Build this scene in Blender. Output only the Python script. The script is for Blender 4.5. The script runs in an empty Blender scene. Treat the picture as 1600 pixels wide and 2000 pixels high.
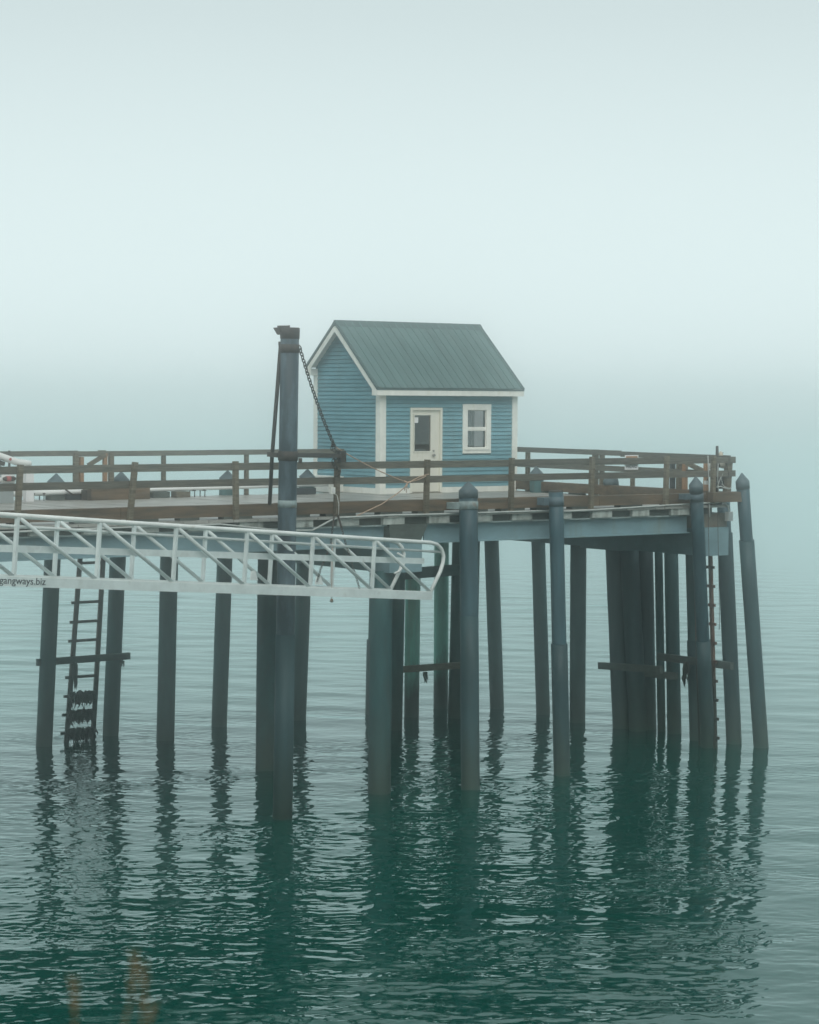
import bpy, math, random
import numpy as np
from mathutils import Vector, Matrix

scene = bpy.context.scene
COL = scene.collection
random.seed(4)
RNG = np.random.default_rng(11)

# ------------------------------------------------------------------ camera, light, exposure
F = 4559.0                                     # focal length in pixels of the 1600 px wide photograph
R = np.array([[0.80541487, -0.02364282, 0.59223974],     # rows: pier length (X), pier breadth (Y), up (Z) in camera axes
              [-0.59268050, -0.04234146, 0.80432396],
              [0.00605981, -0.99882342, -0.04811508]])
CAM = np.array([-34.03252709, -47.46761548, 8.1])
cam = bpy.data.cameras.new('camera')
cam_o = bpy.data.objects.new('camera', cam)
COL.objects.link(cam_o)
cam.sensor_fit = 'HORIZONTAL'
cam.sensor_width = 36.0
cam.lens = 36.0 * F / 1600.0
cam.clip_start = 0.1
cam.clip_end = 20000.0
cam.dof.use_dof = True
cam.dof.focus_distance = 50.0
cam.dof.aperture_fstop = 8.0
M4 = Matrix.Identity(4)
for r in range(3):
    M4[r][0], M4[r][1], M4[r][2], M4[r][3] = R[r, 0], -R[r, 1], -R[r, 2], CAM[r]
cam_o.matrix_world = M4
scene.camera = cam_o

world = bpy.data.worlds.new('World')
scene.world = world
world.use_nodes = True
wt = world.node_tree
wt.nodes.clear()
SUN_EL, SUN_AZ = math.radians(46), math.radians(214)
sky = wt.nodes.new('ShaderNodeTexSky')
sky.sky_type = 'NISHITA'
sky.sun_disc = False
sky.sun_elevation = SUN_EL
sky.sun_rotation = SUN_AZ
sky.dust_density = 6.0
over = wt.nodes.new('ShaderNodeRGB')                     # the even light of the fog bank overhead
over.outputs[0].default_value = (6.72 * 1.7, 7.9 * 1.7, 7.95 * 1.7, 1)
mixw = wt.nodes.new('ShaderNodeMixRGB')
mixw.inputs[0].default_value = 0.93
bgn = wt.nodes.new('ShaderNodeBackground')
bgn.inputs[1].default_value = 0.1
out = wt.nodes.new('ShaderNodeOutputWorld')
wt.links.new(sky.outputs[0], mixw.inputs[1])
tcw = wt.nodes.new('ShaderNodeTexCoord')                  # a touch brighter low down, where the fog bank is deepest
sxw = wt.nodes.new('ShaderNodeSeparateXYZ')
wt.links.new(tcw.outputs['Generated'], sxw.inputs[0])
dim = wt.nodes.new('ShaderNodeValToRGB')
dim.color_ramp.interpolation = 'B_SPLINE'
el = dim.color_ramp.elements
for pos, val in ((0.0, 1.20), (0.02, 1.20), (0.04, 1.22), (0.07, 1.20), (0.11, 1.14), (0.16, 1.01), (0.24, 0.86), (1.0, 0.85)):
    e = el.new(pos) if 0 < pos < 1 else el[0 if pos == 0 else -1]
    e.color = (val / 1.7, val / 1.7, val / 1.7, 1)
wt.links.new(sxw.outputs['Z'], dim.inputs[0])
scw = wt.nodes.new('ShaderNodeVectorMath'); scw.operation = 'SCALE'
wt.links.new(over.outputs[0], scw.inputs[0]); wt.links.new(dim.outputs[0], scw.inputs['Scale'])
wt.links.new(scw.outputs[0], mixw.inputs[2])
wt.links.new(mixw.outputs[0], bgn.inputs[0])
wt.links.new(bgn.outputs[0], out.inputs[0])

sun = bpy.data.lights.new('sun', 'SUN')
sun.energy = 1.4
sun.angle = math.radians(45)
sun.color = (1.0, 0.97, 0.92)
sun_o = bpy.data.objects.new('sun', sun)
COL.objects.link(sun_o)
sdir = Vector((math.cos(SUN_EL) * math.sin(SUN_AZ), math.cos(SUN_EL) * math.cos(SUN_AZ), math.sin(SUN_EL)))
sun_o.rotation_euler = sdir.to_track_quat('Z', 'Y').to_euler()

scene.view_settings.view_transform = 'Standard'
scene.view_settings.look = 'None'
scene.view_settings.exposure = 0.0
scene.view_settings.gamma = 1.0
scene.view_settings.use_curve_mapping = False
scene.render.engine = 'CYCLES'
scene.cycles.use_denoising = True
scene.cycles.max_bounces = 44
scene.cycles.volume_bounces = 40
scene.cycles.transparent_max_bounces = 12
scene.cycles.caustics_reflective = False
scene.cycles.caustics_refractive = False

# ------------------------------------------------------------------ measuring: points of the photograph on planes of the pier
ZD = 5.7315                                    # deck level above the water
YE = -8.592                                    # outer face of the near kerb timber


def ray(px, py):
    return R @ np.array([px - 800.0, py - 1000.0, F])


def on(px, py, axis, val):
    d = ray(px, py)
    return CAM + d * ((val - CAM[axis]) / d[axis])


def on_y(px, py, y): return on(px, py, 1, y)
def on_x(px, py, x): return on(px, py, 0, x)
def on_z(px, py, z): return on(px, py, 2, z)


def proj(p):
    c = R.T @ (np.asarray(p, float) - CAM)
    return 800 + F * c[0] / c[2], 1000 + F * c[1] / c[2], c[2]


def slide(p, axis, px):
    """move p along an axis vector until it stands over photo column px"""
    p = np.array(p, float)
    for _ in range(6):
        x0 = proj(p)[0]
        x1 = proj(p + axis * 0.01)[0]
        p = p + axis * (px - x0) / ((x1 - x0) / 0.01)
    return p


EX, EY, EZ = np.eye(3)
LAT = np.array([R[0, 0], R[1, 0], 0.0]); LAT /= np.linalg.norm(LAT)

# ------------------------------------------------------------------ materials


def nodes_of(m):
    m.use_nodes = True
    nt = m.node_tree
    return nt, nt.nodes['Principled BSDF'], nt.nodes['Material Output']


def mat(name, col, rough=0.6, var=0.25, scale=(3, 3, 3), spec=0.4, metal=0.0, bump=0.0, col2=None, lo=0.35, hi=0.7, detail=6,
        low=None, low_z=2.5, low_soft=1.2, streak=None):
    """base colour broken by noise; col2 a second colour in patches; low a growth colour below height low_z; streak vertical stains"""
    m = bpy.data.materials.new(name)
    nt, b, o = nodes_of(m)
    N, L = nt.nodes, nt.links
    geo = N.new('ShaderNodeNewGeometry')
    mp = N.new('ShaderNodeMapping')
    mp.inputs['Scale'].default_value = scale
    L.new(geo.outputs['Position'], mp.inputs[0])
    no = N.new('ShaderNodeTexNoise')
    no.inputs['Scale'].default_value = 1.0
    no.inputs['Detail'].default_value = detail
    no.inputs['Roughness'].default_value = 0.65
    L.new(mp.outputs[0], no.inputs['Vector'])
    ramp = N.new('ShaderNodeValToRGB')
    a = [c * (1 - var) for c in col]
    c2 = col2 if col2 else [min(1, c * (1 + var)) for c in col]
    ramp.color_ramp.elements[0].position = lo
    ramp.color_ramp.elements[1].position = hi
    ramp.color_ramp.elements[0].color = (*a, 1)
    ramp.color_ramp.elements[1].color = (*c2, 1)
    L.new(no.outputs['Fac'], ramp.inputs[0])
    c_out = ramp.outputs[0]
    # each board, pile or plate a little lighter or darker than the next
    oi = N.new('ShaderNodeObjectInfo')
    mr = N.new('ShaderNodeMapRange')
    mr.inputs[3].default_value = 1 - var * 0.45
    mr.inputs[4].default_value = 1 + var * 0.45
    L.new(oi.outputs['Random'], mr.inputs[0])
    mul = N.new('ShaderNodeVectorMath'); mul.operation = 'SCALE'
    L.new(c_out, mul.inputs[0]); L.new(mr.outputs[0], mul.inputs['Scale'])
    c_out = mul.outputs[0]
    if streak:
        mp2 = N.new('ShaderNodeMapping'); mp2.inputs['Scale'].default_value = streak[1]
        L.new(geo.outputs['Position'], mp2.inputs[0])
        n2 = N.new('ShaderNodeTexNoise'); n2.inputs['Scale'].default_value = 1; n2.inputs['Detail'].default_value = 4
        L.new(mp2.outputs[0], n2.inputs['Vector'])
        r2 = N.new('ShaderNodeMapRange'); r2.inputs[1].default_value = streak[2]; r2.inputs[2].default_value = streak[2] + 0.16
        r2.inputs[4].default_value = streak[3]
        L.new(n2.outputs['Fac'], r2.inputs[0])
        mx = N.new('ShaderNodeMixRGB'); mx.inputs[2].default_value = (*streak[0], 1)
        L.new(r2.outputs[0], mx.inputs[0]); L.new(c_out, mx.inputs[1])
        c_out = mx.outputs[0]
    if low:
        sx = N.new('ShaderNodeSeparateXYZ'); L.new(geo.outputs['Position'], sx.inputs[0])
        ad = N.new('ShaderNodeMath'); ad.operation = 'MULTIPLY_ADD'; ad.inputs[1].default_value = 1.6
        L.new(no.outputs['Fac'], ad.inputs[0]); L.new(sx.outputs['Z'], ad.inputs[2])
        r3 = N.new('ShaderNodeMapRange'); r3.inputs[1].default_value = low_z + 0.8 + low_soft / 2
        r3.inputs[2].default_value = low_z + 0.8 - low_soft / 2
        L.new(ad.outputs[0], r3.inputs[0])
        lc = N.new('ShaderNodeMixRGB')
        lc.inputs[1].default_value = (*[c * 0.55 for c in low], 1); lc.inputs[2].default_value = (*low, 1)
        nn = N.new('ShaderNodeTexNoise'); nn.inputs['Scale'].default_value = 5.0; nn.inputs['Detail'].default_value = 5
        L.new(geo.outputs['Position'], nn.inputs['Vector']); L.new(nn.outputs['Fac'], lc.inputs[0])
        mx = N.new('ShaderNodeMixRGB')
        L.new(r3.outputs[0], mx.inputs[0]); L.new(c_out, mx.inputs[1]); L.new(lc.outputs[0], mx.inputs[2])
        c_out = mx.outputs[0]
    L.new(c_out, b.inputs['Base Color'])
    b.inputs['Roughness'].default_value = rough
    b.inputs['Metallic'].default_value = metal
    b.inputs['Specular IOR Level'].default_value = spec
    if bump:
        bp = N.new('ShaderNodeBump'); bp.inputs['Strength'].default_value = bump; bp.inputs['Distance'].default_value = 0.02
        L.new(no.outputs['Fac'], bp.inputs['Height']); L.new(bp.outputs[0], b.inputs['Normal'])
    return m


MT = {}
MT['wood'] = mat('weathered_wood', (0.150, 0.135, 0.100), 0.75, 0.4, (5, 5, 30), 0.25, bump=0.4, col2=(0.235, 0.205, 0.150))
MT['wood_h'] = mat('weathered_rail_wood', (0.125, 0.128, 0.108), 0.75, 0.35, (3, 3, 40), 0.25, bump=0.4, col2=(0.185, 0.172, 0.138))
MT['curb'] = mat('kerb_timber', (0.095, 0.092, 0.072), 0.7, 0.4, (1.3, 3, 9), 0.3, bump=0.5, col2=(0.215, 0.145, 0.090), lo=0.3, hi=0.75)
MT['newwood'] = mat('fresh_wood', (0.34, 0.20, 0.115), 0.7, 0.2, (5, 5, 25), 0.25)
MT['oldwood'] = mat('grey_wood', (0.30, 0.29, 0.25), 0.8, 0.25, (10, 10, 3), 0.2)
MT['joist'] = mat('pale_joist_ends', (0.42, 0.46, 0.43), 0.8, 0.25, (6, 6, 6), 0.2, streak=((0.10, 0.11, 0.09), (5, 5, 1), 0.52, 0.7))
MT['deck'] = mat('wet_deck', (0.34, 0.34, 0.31), 0.38, 0.22, (1.2, 1.2, 4), 0.5, col2=(0.43, 0.43, 0.40))
MT['darkwood'] = mat('creosote_wood', (0.085, 0.105, 0.095), 0.8, 0.3, (4, 4, 12), 0.2)
MT['steel'] = mat('blue_grey_painted_steel', (0.21, 0.33, 0.365), 0.5, 0.16, (1.5, 1.5, 3), 0.4, streak=((0.20, 0.19, 0.12), (2.2, 2.2, 0.25), 0.6, 0.55))
MT['flange'] = mat('pale_steel_flange', (0.34, 0.42, 0.42), 0.5, 0.2, (6, 6, 6), 0.4, streak=((0.13, 0.10, 0.07), (4, 4, 4), 0.58, 0.7))
MT['conc'] = mat('stained_concrete', (0.20, 0.19, 0.16), 0.85, 0.3, (3, 3, 3), 0.2, streak=((0.20, 0.11, 0.06), (3, 3, 2), 0.55, 0.5))
GROW = (0.058, 0.092, 0.076)
MT['pile'] = mat('dark_pile', (0.040, 0.108, 0.112), 0.65, 0.3, (3, 3, 0.7), 0.3, low=GROW, low_z=1.0, low_soft=1.8, bump=0.4, streak=((0.060, 0.085, 0.080), (6, 6, 0.30), 0.58, 0.6))
MT['fender'] = mat('blue_black_fender_pile', (0.040, 0.090, 0.110), 0.5, 0.28, (7, 7, 0.6), 0.4, bump=0.2, streak=((0.13, 0.16, 0.17), (9, 9, 0.35), 0.6, 0.5))
MT['sleeve'] = mat('dark_pile_sleeve', (0.028, 0.066, 0.074), 0.55, 0.25, (5, 5, 0.6), 0.4, low=GROW, low_z=0.8, low_soft=1.6, bump=0.3, streak=((0.07, 0.10, 0.10), (8, 8, 0.30), 0.60, 0.5))
MT['green'] = mat('green_painted_pile', (0.20, 0.56, 0.46), 0.5, 0.25, (3, 3, 0.8), 0.4, low=(0.042, 0.070, 0.058), low_z=1.1, low_soft=0.9,
                  streak=((0.20, 0.19, 0.09), (3, 3, 0.3), 0.58, 0.5))
MT['cone'] = mat('pile_cap_cone', (0.085, 0.125, 0.14), 0.45, 0.15, (6, 6, 6), 0.4)
MT['band'] = mat('worn_pale_band', (0.26, 0.33, 0.33), 0.6, 0.3, (9, 9, 6), 0.3, streak=((0.22, 0.14, 0.08), (6, 6, 6), 0.58, 0.6))
MT['bandblue'] = mat('blue_grey_band', (0.10, 0.15, 0.175), 0.55, 0.2, (6, 6, 6), 0.4)
MT['column'] = mat('worn_blue_column', (0.050, 0.088, 0.108), 0.5, 0.35, (5, 5, 1.2), 0.4, bump=0.2, col2=(0.110, 0.165, 0.195), lo=0.45, hi=0.72)
MT['iron'] = mat('rusty_dark_iron', (0.055, 0.055, 0.052), 0.6, 0.35, (14, 14, 14), 0.35, col2=(0.075, 0.060, 0.045))
MT['alu'] = mat('weathered_aluminium', (0.80, 0.84, 0.82), 0.42, 0.12, (2, 2, 2), 0.5, metal=0.0, streak=((0.36, 0.33, 0.26), (3, 3, 3), 0.62, 0.5))
MT['aluflat'] = mat('mill_aluminium', (0.66, 0.73, 0.72), 0.45, 0.14, (2, 2, 2), 0.5, metal=0.0, streak=((0.30, 0.30, 0.27), (4, 4, 4), 0.6, 0.5))
MT['ink'] = mat('dark_lettering', (0.02, 0.025, 0.035), 0.6, 0.05)
MT['siding'] = mat('blue_clapboard', (0.160, 0.335, 0.388), 0.55, 0.15, (1.5, 1.5, 5), 0.3, streak=((0.17, 0.30, 0.33), (2.5, 2.5, 0.5), 0.55, 0.5))
MT['sheath'] = mat('shade_blue_wall_board', (0.090, 0.205, 0.25), 0.6, 0.05)  # coloured darker than the siding to draw the shade line under each clapboard
MT['white'] = mat('white_trim', (0.83, 0.84, 0.78), 0.5, 0.08, (4, 4, 2), 0.35, streak=((0.62, 0.60, 0.48), (6, 6, 0.8), 0.62, 0.5))
MT['doorp'] = mat('cream_white_door', (0.76, 0.75, 0.66), 0.45, 0.05, (3, 3, 1), 0.4, streak=((0.50, 0.44, 0.30), (5, 5, 0.5), 0.62, 0.5))
MT['roof'] = mat('grey_teal_metal_roof', (0.118, 0.192, 0.190), 0.42, 0.14, (2.0, 0.5, 0.5), 0.45, streak=((0.17, 0.23, 0.22), (7, 0.5, 0.5), 0.58, 0.5))
MT['rooftrim'] = mat('dark_roof_edge', (0.080, 0.130, 0.130), 0.45, 0.06, (2, 2, 2), 0.45)
MT['inside'] = mat('dim_room', (0.16, 0.16, 0.15), 0.9, 0.1)
MT['curtain'] = mat('pale_pane_panel', (0.82, 0.84, 0.84), 0.9, 0.04)  # pale colour stands in for the bright part of the window
MT['curtain2'] = mat('grey_curtain', (0.34, 0.39, 0.39), 0.9, 0.06, (30, 30, 1))
MT['paper'] = mat('white_paper', (0.8, 0.8, 0.8), 0.8, 0.03)
MT['knob'] = mat('dull_steel', (0.35, 0.35, 0.33), 0.35, 0.1, metal=0.8)
MT['pvc'] = mat('white_pipe', (0.76, 0.77, 0.75), 0.35, 0.05, (4, 4, 4), 0.5)
MT['greyplastic'] = mat('grey_plastic', (0.32, 0.36, 0.36), 0.5, 0.08)
MT['conduit'] = mat('grey_conduit', (0.45, 0.48, 0.46), 0.45, 0.12, (6, 6, 6), 0.4)
MT['rope'] = mat('faded_pink_rope', (0.50, 0.36, 0.27), 0.85, 0.2, (20, 20, 20), 0.1)
MT['red'] = mat('red_plastic', (0.42, 0.10, 0.09), 0.5, 0.15)
MT['orange'] = mat('orange_sign_paint', (0.40, 0.22, 0.12), 0.5, 0.15, (10, 10, 10))
MT['rust'] = mat('red_rusted_steel', (0.150, 0.090, 0.070), 0.7, 0.3, (6, 6, 3), 0.25, low=(0.045, 0.048, 0.036), low_z=1.9)
MT['kelp'] = mat('black_green_kelp', (0.022, 0.026, 0.016), 0.5, 0.3, (9, 9, 9), 0.4)
MT['bag'] = mat('dark_tarpaulin', (0.035, 0.045, 0.05), 0.5, 0.2)
MT['cream'] = mat('cream_lamp_housing', (0.55, 0.50, 0.40), 0.45, 0.08)
MT['reed'] = mat('dry_reed', (0.20, 0.125, 0.05), 0.8, 0.2)
MT['bank'] = mat('bank_soil', (0.09, 0.085, 0.05), 0.9, 0.3)


def glass_mat():
    m = bpy.data.materials.new('window_glass')
    m.use_nodes = True
    nt = m.node_tree
    nt.nodes.clear()
    o = nt.nodes.new('ShaderNodeOutputMaterial')
    g = nt.nodes.new('ShaderNodeBsdfGlossy'); g.inputs['Roughness'].default_value = 0.02
    t = nt.nodes.new('ShaderNodeBsdfTransparent'); t.inputs[0].default_value = (0.985, 0.99, 0.99, 1)
    fr = nt.nodes.new('ShaderNodeFresnel'); fr.inputs[0].default_value = 1.5
    mx = nt.nodes.new('ShaderNodeMixShader')
    nt.links.new(fr.outputs[0], mx.inputs[0]); nt.links.new(t.outputs[0], mx.inputs[1]); nt.links.new(g.outputs[0], mx.inputs[2])
    nt.links.new(mx.outputs[0], o.inputs[0])
    return m


MT['glass'] = glass_mat()

# ------------------------------------------------------------------ mesh helpers


class MB:
    def __init__(self):
        self.v, self.f, self.s = [], [], []

    def add(self, vs, fs, smooth=False):
        n = len(self.v)
        self.v += [tuple(map(float, p)) for p in vs]
        self.f += [tuple(i + n for i in q) for q in fs]
        self.s += [smooth] * len(fs)
        return self

    def box(self, x0, x1, y0, y1, z0, z1):
        return self.add([(x0, y0, z0), (x1, y0, z0), (x1, y1, z0), (x0, y1, z0), (x0, y0, z1), (x1, y0, z1), (x1, y1, z1), (x0, y1, z1)],
                        [(0, 3, 2, 1), (4, 5, 6, 7), (0, 1, 5, 4), (1, 2, 6, 5), (2, 3, 7, 6), (3, 0, 4, 7)])

    def beam(self, a, b, w, h, side=None):
        """rectangular bar a to b; w measured along side, h across it"""
        a, b = np.array(a, float), np.array(b, float)
        d = (b - a) / np.linalg.norm(b - a)
        s = np.array(side if side is not None else np.cross(d, EZ), float)
        s = s - d * (s @ d); s /= np.linalg.norm(s)
        u = np.cross(s, d)
        vs = [p + s * i * w / 2 + u * j * h / 2 for p in (a, b) for i, j in ((-1, -1), (1, -1), (1, 1), (-1, 1))]
        return self.add(vs, [(0, 1, 2, 3), (7, 6, 5, 4), (0, 4, 5, 1), (1, 5, 6, 2), (2, 6, 7, 3), (3, 7, 4, 0)])

    def tube(self, pts, r, n=12, cap=True):
        """round tube along points; r one radius or one per point"""
        P = [np.array(p, float) for p in pts]
        rr = r if hasattr(r, '__len__') else [r] * len(P)
        ref = None
        vs, fs = [], []
        for i, p in enumerate(P):
            d = P[min(i + 1, len(P) - 1)] - P[max(i - 1, 0)]
            d /= np.linalg.norm(d)
            if ref is None:
                ref = np.cross(d, EZ if abs(d[2]) < 0.9 else EX)
            ref = ref - d * (ref @ d); ref /= np.linalg.norm(ref)
            q = np.cross(d, ref)
            for k in range(n):
                t = 2 * math.pi * k / n
                vs.append(p + rr[i] * (math.cos(t) * ref + math.sin(t) * q))
        for i in range(len(P) - 1):
            for k in range(n):
                k2 = (k + 1) % n
                fs.append((i * n + k, i * n + k2, (i + 1) * n + k2, (i + 1) * n + k))
        self.add(vs, fs, True)
        if cap:
            m = len(self.v) - len(vs)
            self.f += [tuple(m + k for k in reversed(range(n))), tuple(m + (len(P) - 1) * n + k for k in range(n))]
            self.s += [False, False]
        return self

    def prism(self, poly, axis, lo, hi):
        """polygon (list of 2-D points in the two other axes) pushed along axis"""
        o = [k for k in range(3) if k != axis]
        vs = []
        for val in (lo, hi):
            for p in poly:
                q = [0, 0, 0]; q[axis] = val; q[o[0]], q[o[1]] = p
                vs.append(q)
        n = len(poly)
        fs = [tuple(reversed(range(n))), tuple(range(n, 2 * n))] + [(i, (i + 1) % n, n + (i + 1) % n, n + i) for i in range(n)]
        return self.add(vs, fs)

    def torus_link(self, c, d, side, L, W, r):
        """one chain link: an oval ring"""
        d = d / np.linalg.norm(d); s = side - d * (side @ d); s /= np.linalg.norm(s)
        pts = []
        for k in range(10):
            t = 2 * math.pi * k / 10
            pts.append(c + d * L / 2 * math.cos(t) + s * W / 2 * math.sin(t))
        nrm = np.cross(d, s)
        vs, fs = [], []
        for k in range(10):
            cen = pts[k]; rad = (cen - c); rad /= np.linalg.norm(rad)
            for j in range(5):
                a = 2 * math.pi * j / 5
                vs.append(cen + r * (math.cos(a) * rad + math.sin(a) * nrm))
        for k in range(10):
            for j in range(5):
                fs.append((k * 5 + j, k * 5 + (j + 1) % 5, ((k + 1) % 10) * 5 + (j + 1) % 5, ((k + 1) % 10) * 5 + j))
        return self.add(vs, fs, True)

    def build(self, name, material, parent=None, origin=None):
        me = bpy.data.meshes.new(name)
        base = origin if origin is not None else (world_loc(parent) if parent is not None else (0, 0, 0))
        b = np.array(base, float)
        me.from_pydata([tuple(np.array(v) - b) for v in self.v], [], self.f)
        me.polygons.foreach_set('use_smooth', self.s)
        me.update()
        if isinstance(material, str): material = MT[material]
        me.materials.append(material)
        o = bpy.data.objects.new(name, me)
        COL.objects.link(o)
        if parent is not None:
            o.parent = parent
            if origin is not None:
                o.location = Vector(base) - Vector(world_loc(parent))
        elif origin is not None:
            o.location = base
        return o


def world_loc(o):
    p = np.zeros(3)
    while o is not None:
        p += np.array(o.location)
        o = o.parent
    return p


def tag(o, label, cat, group=None):
    o['label'] = label
    o['category'] = cat
    if group: o['group'] = group
    return o


def thing(name, label, cat, loc, group=None):
    o = bpy.data.objects.new(name, None)
    o.empty_display_size = 0.2
    COL.objects.link(o)
    o.location = tuple(map(float, loc))
    return tag(o, label, cat, group)


_unit = {}


def piece(name, material, parent, x0, x1, y0, y1, z0, z1, chamfer=0.0):
    """a board or block: shares one unit-box mesh per material, sized by its object scale"""
    key = material
    if key not in _unit:
        me = bpy.data.meshes.new('board_' + material)
        MBb = MB().box(-.5, .5, -.5, .5, -.5, .5)
        me.from_pydata(MBb.v, [], MBb.f); me.update(); me.materials.append(MT[material])
        _unit[key] = me
    o = bpy.data.objects.new(name, _unit[key])
    COL.objects.link(o)
    o.parent = parent
    c = np.array([(x0 + x1) / 2, (y0 + y1) / 2, (z0 + z1) / 2]) - world_loc(parent)
    o.location = c
    o.scale = (x1 - x0, y1 - y0, z1 - z0)
    return o


# ------------------------------------------------------------------ water
MW = bpy.data.materials.new('green_sea_water')
nt, b, o_ = nodes_of(MW)
N, L = nt.nodes, nt.links
N.remove(b)
w_dif = N.new('ShaderNodeBsdfDiffuse'); w_dif.inputs['Color'].default_value = (0.0002, 0.056, 0.042, 1)
w_gls = N.new('ShaderNodeBsdfGlossy'); w_gls.inputs['Color'].default_value = (0.86, 1.0, 0.995, 1); w_gls.inputs['Roughness'].default_value = 0.03
w_fr = N.new('ShaderNodeFresnel'); w_fr.inputs['IOR'].default_value = 1.62
w_mx = N.new('ShaderNodeMixShader')
L.new(w_fr.outputs[0], w_mx.inputs[0]); L.new(w_dif.outputs[0], w_mx.inputs[1]); L.new(w_gls.outputs[0], w_mx.inputs[2])
L.new(w_mx.outputs[0], o_.inputs['Surface'])
FWD = np.array([R[0, 2], R[1, 2], 0.0]); FWD /= np.linalg.norm(FWD)
SIDE = np.array([FWD[1], -FWD[0], 0.0])
ANG = math.atan2(SIDE[1], SIDE[0])             # wave crests lie roughly along this direction
geo = N.new('ShaderNodeNewGeometry')
mp = N.new('ShaderNodeMapping'); mp.vector_type = 'TEXTURE'
mp.inputs['Rotation'].default_value = (0, 0, ANG)
mp.inputs['Scale'].default_value = (1.5, 1.0, 1.0)
L.new(geo.outputs['Position'], mp.inputs[0])


def wnoise(scale, detail, rough=0.55):
    n = N.new('ShaderNodeTexNoise')
    n.inputs['Scale'].default_value = scale; n.inputs['Detail'].default_value = detail; n.inputs['Roughness'].default_value = rough
    L.new(mp.outputs[0], n.inputs['Vector'])
    return n.outputs['Fac']


b1 = N.new('ShaderNodeBump'); b1.inputs['Distance'].default_value = 0.022; b1.inputs['Strength'].default_value = 0.5
L.new(wnoise(5.0, 3, 0.5), b1.inputs['Height'])
b2 = N.new('ShaderNodeBump'); b2.inputs['Distance'].default_value = 0.10; b2.inputs['Strength'].default_value = 0.28
L.new(wnoise(0.9, 2), b2.inputs['Height'])
L.new(b1.outputs[0], b2.inputs['Normal'])
# the open water beyond the pier lies calmer in the fog
dv = N.new('ShaderNodeVectorMath'); dv.operation = 'DISTANCE'; dv.inputs[1].default_value = (CAM[0], CAM[1], 0)
L.new(geo.outputs['Position'], dv.inputs[0])
for bb, s_near, s_far in ((b1, 0.14, 0.0), (b2, 0.14, 0.008)):
    mr_ = N.new('ShaderNodeMapRange'); mr_.inputs[1].default_value = 60; mr_.inputs[2].default_value = 260
    mr_.inputs[3].default_value = s_near; mr_.inputs[4].default_value = s_far
    L.new(dv.outputs['Value'], mr_.inputs[0]); L.new(mr_.outputs[0], bb.inputs['Strength'])
for q in (w_gls, w_fr):
    L.new(b2.outputs[0], q.inputs['Normal'])


def axis(segs, start):
    xs = [start]
    for end, st0, growth in segs:
        st = st0
        while xs[-1] < end:
            xs.append(xs[-1] + st)
            st *= growth
    return np.array(xs)


half = axis([(9.0, 0.060, 1.0), (15.0, 0.075, 1.0), (22.0, 0.085, 1.02), (3300, 0.4, 1.35)], 0.0)
lat = np.concatenate([-half[:0:-1], half])
dep = np.concatenate([-axis([(2600, 1.0, 1.5)], -26.0)[:0:-1][:20], axis([(56, 0.043, 1.0), (70, 0.055, 1.0), (105, 0.09, 1.0), (150, 0.14, 1.02), (3300, 0.6, 1.22)], 26.0)])
LT, DP = np.meshgrid(lat, dep)
PX = CAM[0] + FWD[0] * DP + SIDE[0] * LT
PY = CAM[1] + FWD[1] * DP + SIDE[1] * LT


def waves(n, lmin, lmax, spread, slope, turn=0.12):
    zz = np.zeros_like(PX)
    for k in range(n):
        lam = lmin * (lmax / lmin) ** RNG.random()
        th = RNG.normal(turn, spread)
        kx, ky = math.sin(th), math.cos(th)
        ph = RNG.random() * 6.283
        a = slope * lam / 6.283 * math.sqrt(2.0 / n)
        zz += a * np.sin((kx * LT + ky * DP) * 6.283 / lam + ph)
    return zz


def smooth(a, b_, x):
    t = np.clip((x - a) / (b_ - a), 0, 1)
    return t * t * (3 - 2 * t)


# slow patches of wind ripple, calmer to the right and far out
def patch(lx, ly, seed):
    r = np.random.default_rng(seed)
    s = np.zeros_like(PX)
    for k in range(7):
        th = r.random() * 6.283
        s += np.sin((math.cos(th) * LT / lx + math.sin(th) * DP / ly) * 6.283 + r.random() * 6.283)
    return 0.5 + 0.5 * np.tanh(s / 2.0)


lat_frac = LT / np.maximum(DP, 1) * F / 800.0           # -1 left edge of view .. 1 right edge
rough_near = 1 - smooth(46, 66, DP)
right_calm = smooth(2.0, 7.5, LT - 0.04 * (DP - 30))
pw = patch(9, 5, 3)
pw2 = patch(4.0, 3.2, 8)
amp = (0.35 + 0.65 * pw) * (0.32 + 0.68 * rough_near) * (1 - 0.55 * right_calm)
far_fade = 1 - smooth(95, 135, DP)
edge_fade = 1 - smooth(15, 21, np.abs(LT))
H1 = waves(34, 0.9, 3.4, 0.35, 0.032)
H2 = waves(90, 0.26, 0.70, 0.80, 0.064)
H3 = waves(130, 0.13, 0.28, 0.95, 0.175)
chop = np.clip(amp * (0.30 + 0.9 * pw2), 0, 1.1)
ZW = (H1 * (0.45 + 0.55 * amp) + H2 * amp + H3 * chop * (1 - smooth(54, 72, DP))) * far_fade * edge_fade
nr, nc = PX.shape
me = bpy.data.meshes.new('water')
co = np.stack([PX, PY, ZW], -1).reshape(-1, 3).astype(np.float32)
idx = np.arange(nr * nc).reshape(nr, nc)
quads = np.stack([idx[:-1, :-1], idx[:-1, 1:], idx[1:, 1:], idx[1:, :-1]], -1).reshape(-1, 4).astype(np.int32)
me.vertices.add(len(co)); me.vertices.foreach_set('co', co.ravel())
me.loops.add(quads.size); me.loops.foreach_set('vertex_index', quads.ravel())
me.polygons.add(len(quads))
me.polygons.foreach_set('loop_start', np.arange(0, quads.size, 4, dtype=np.int32))
me.polygons.foreach_set('use_smooth', np.ones(len(quads), dtype=bool))
me.update(calc_edges=True)
me.validate()
me.materials.append(MW)
water = bpy.data.objects.new('water', me)
COL.objects.link(water)
water['kind'] = 'structure'

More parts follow.
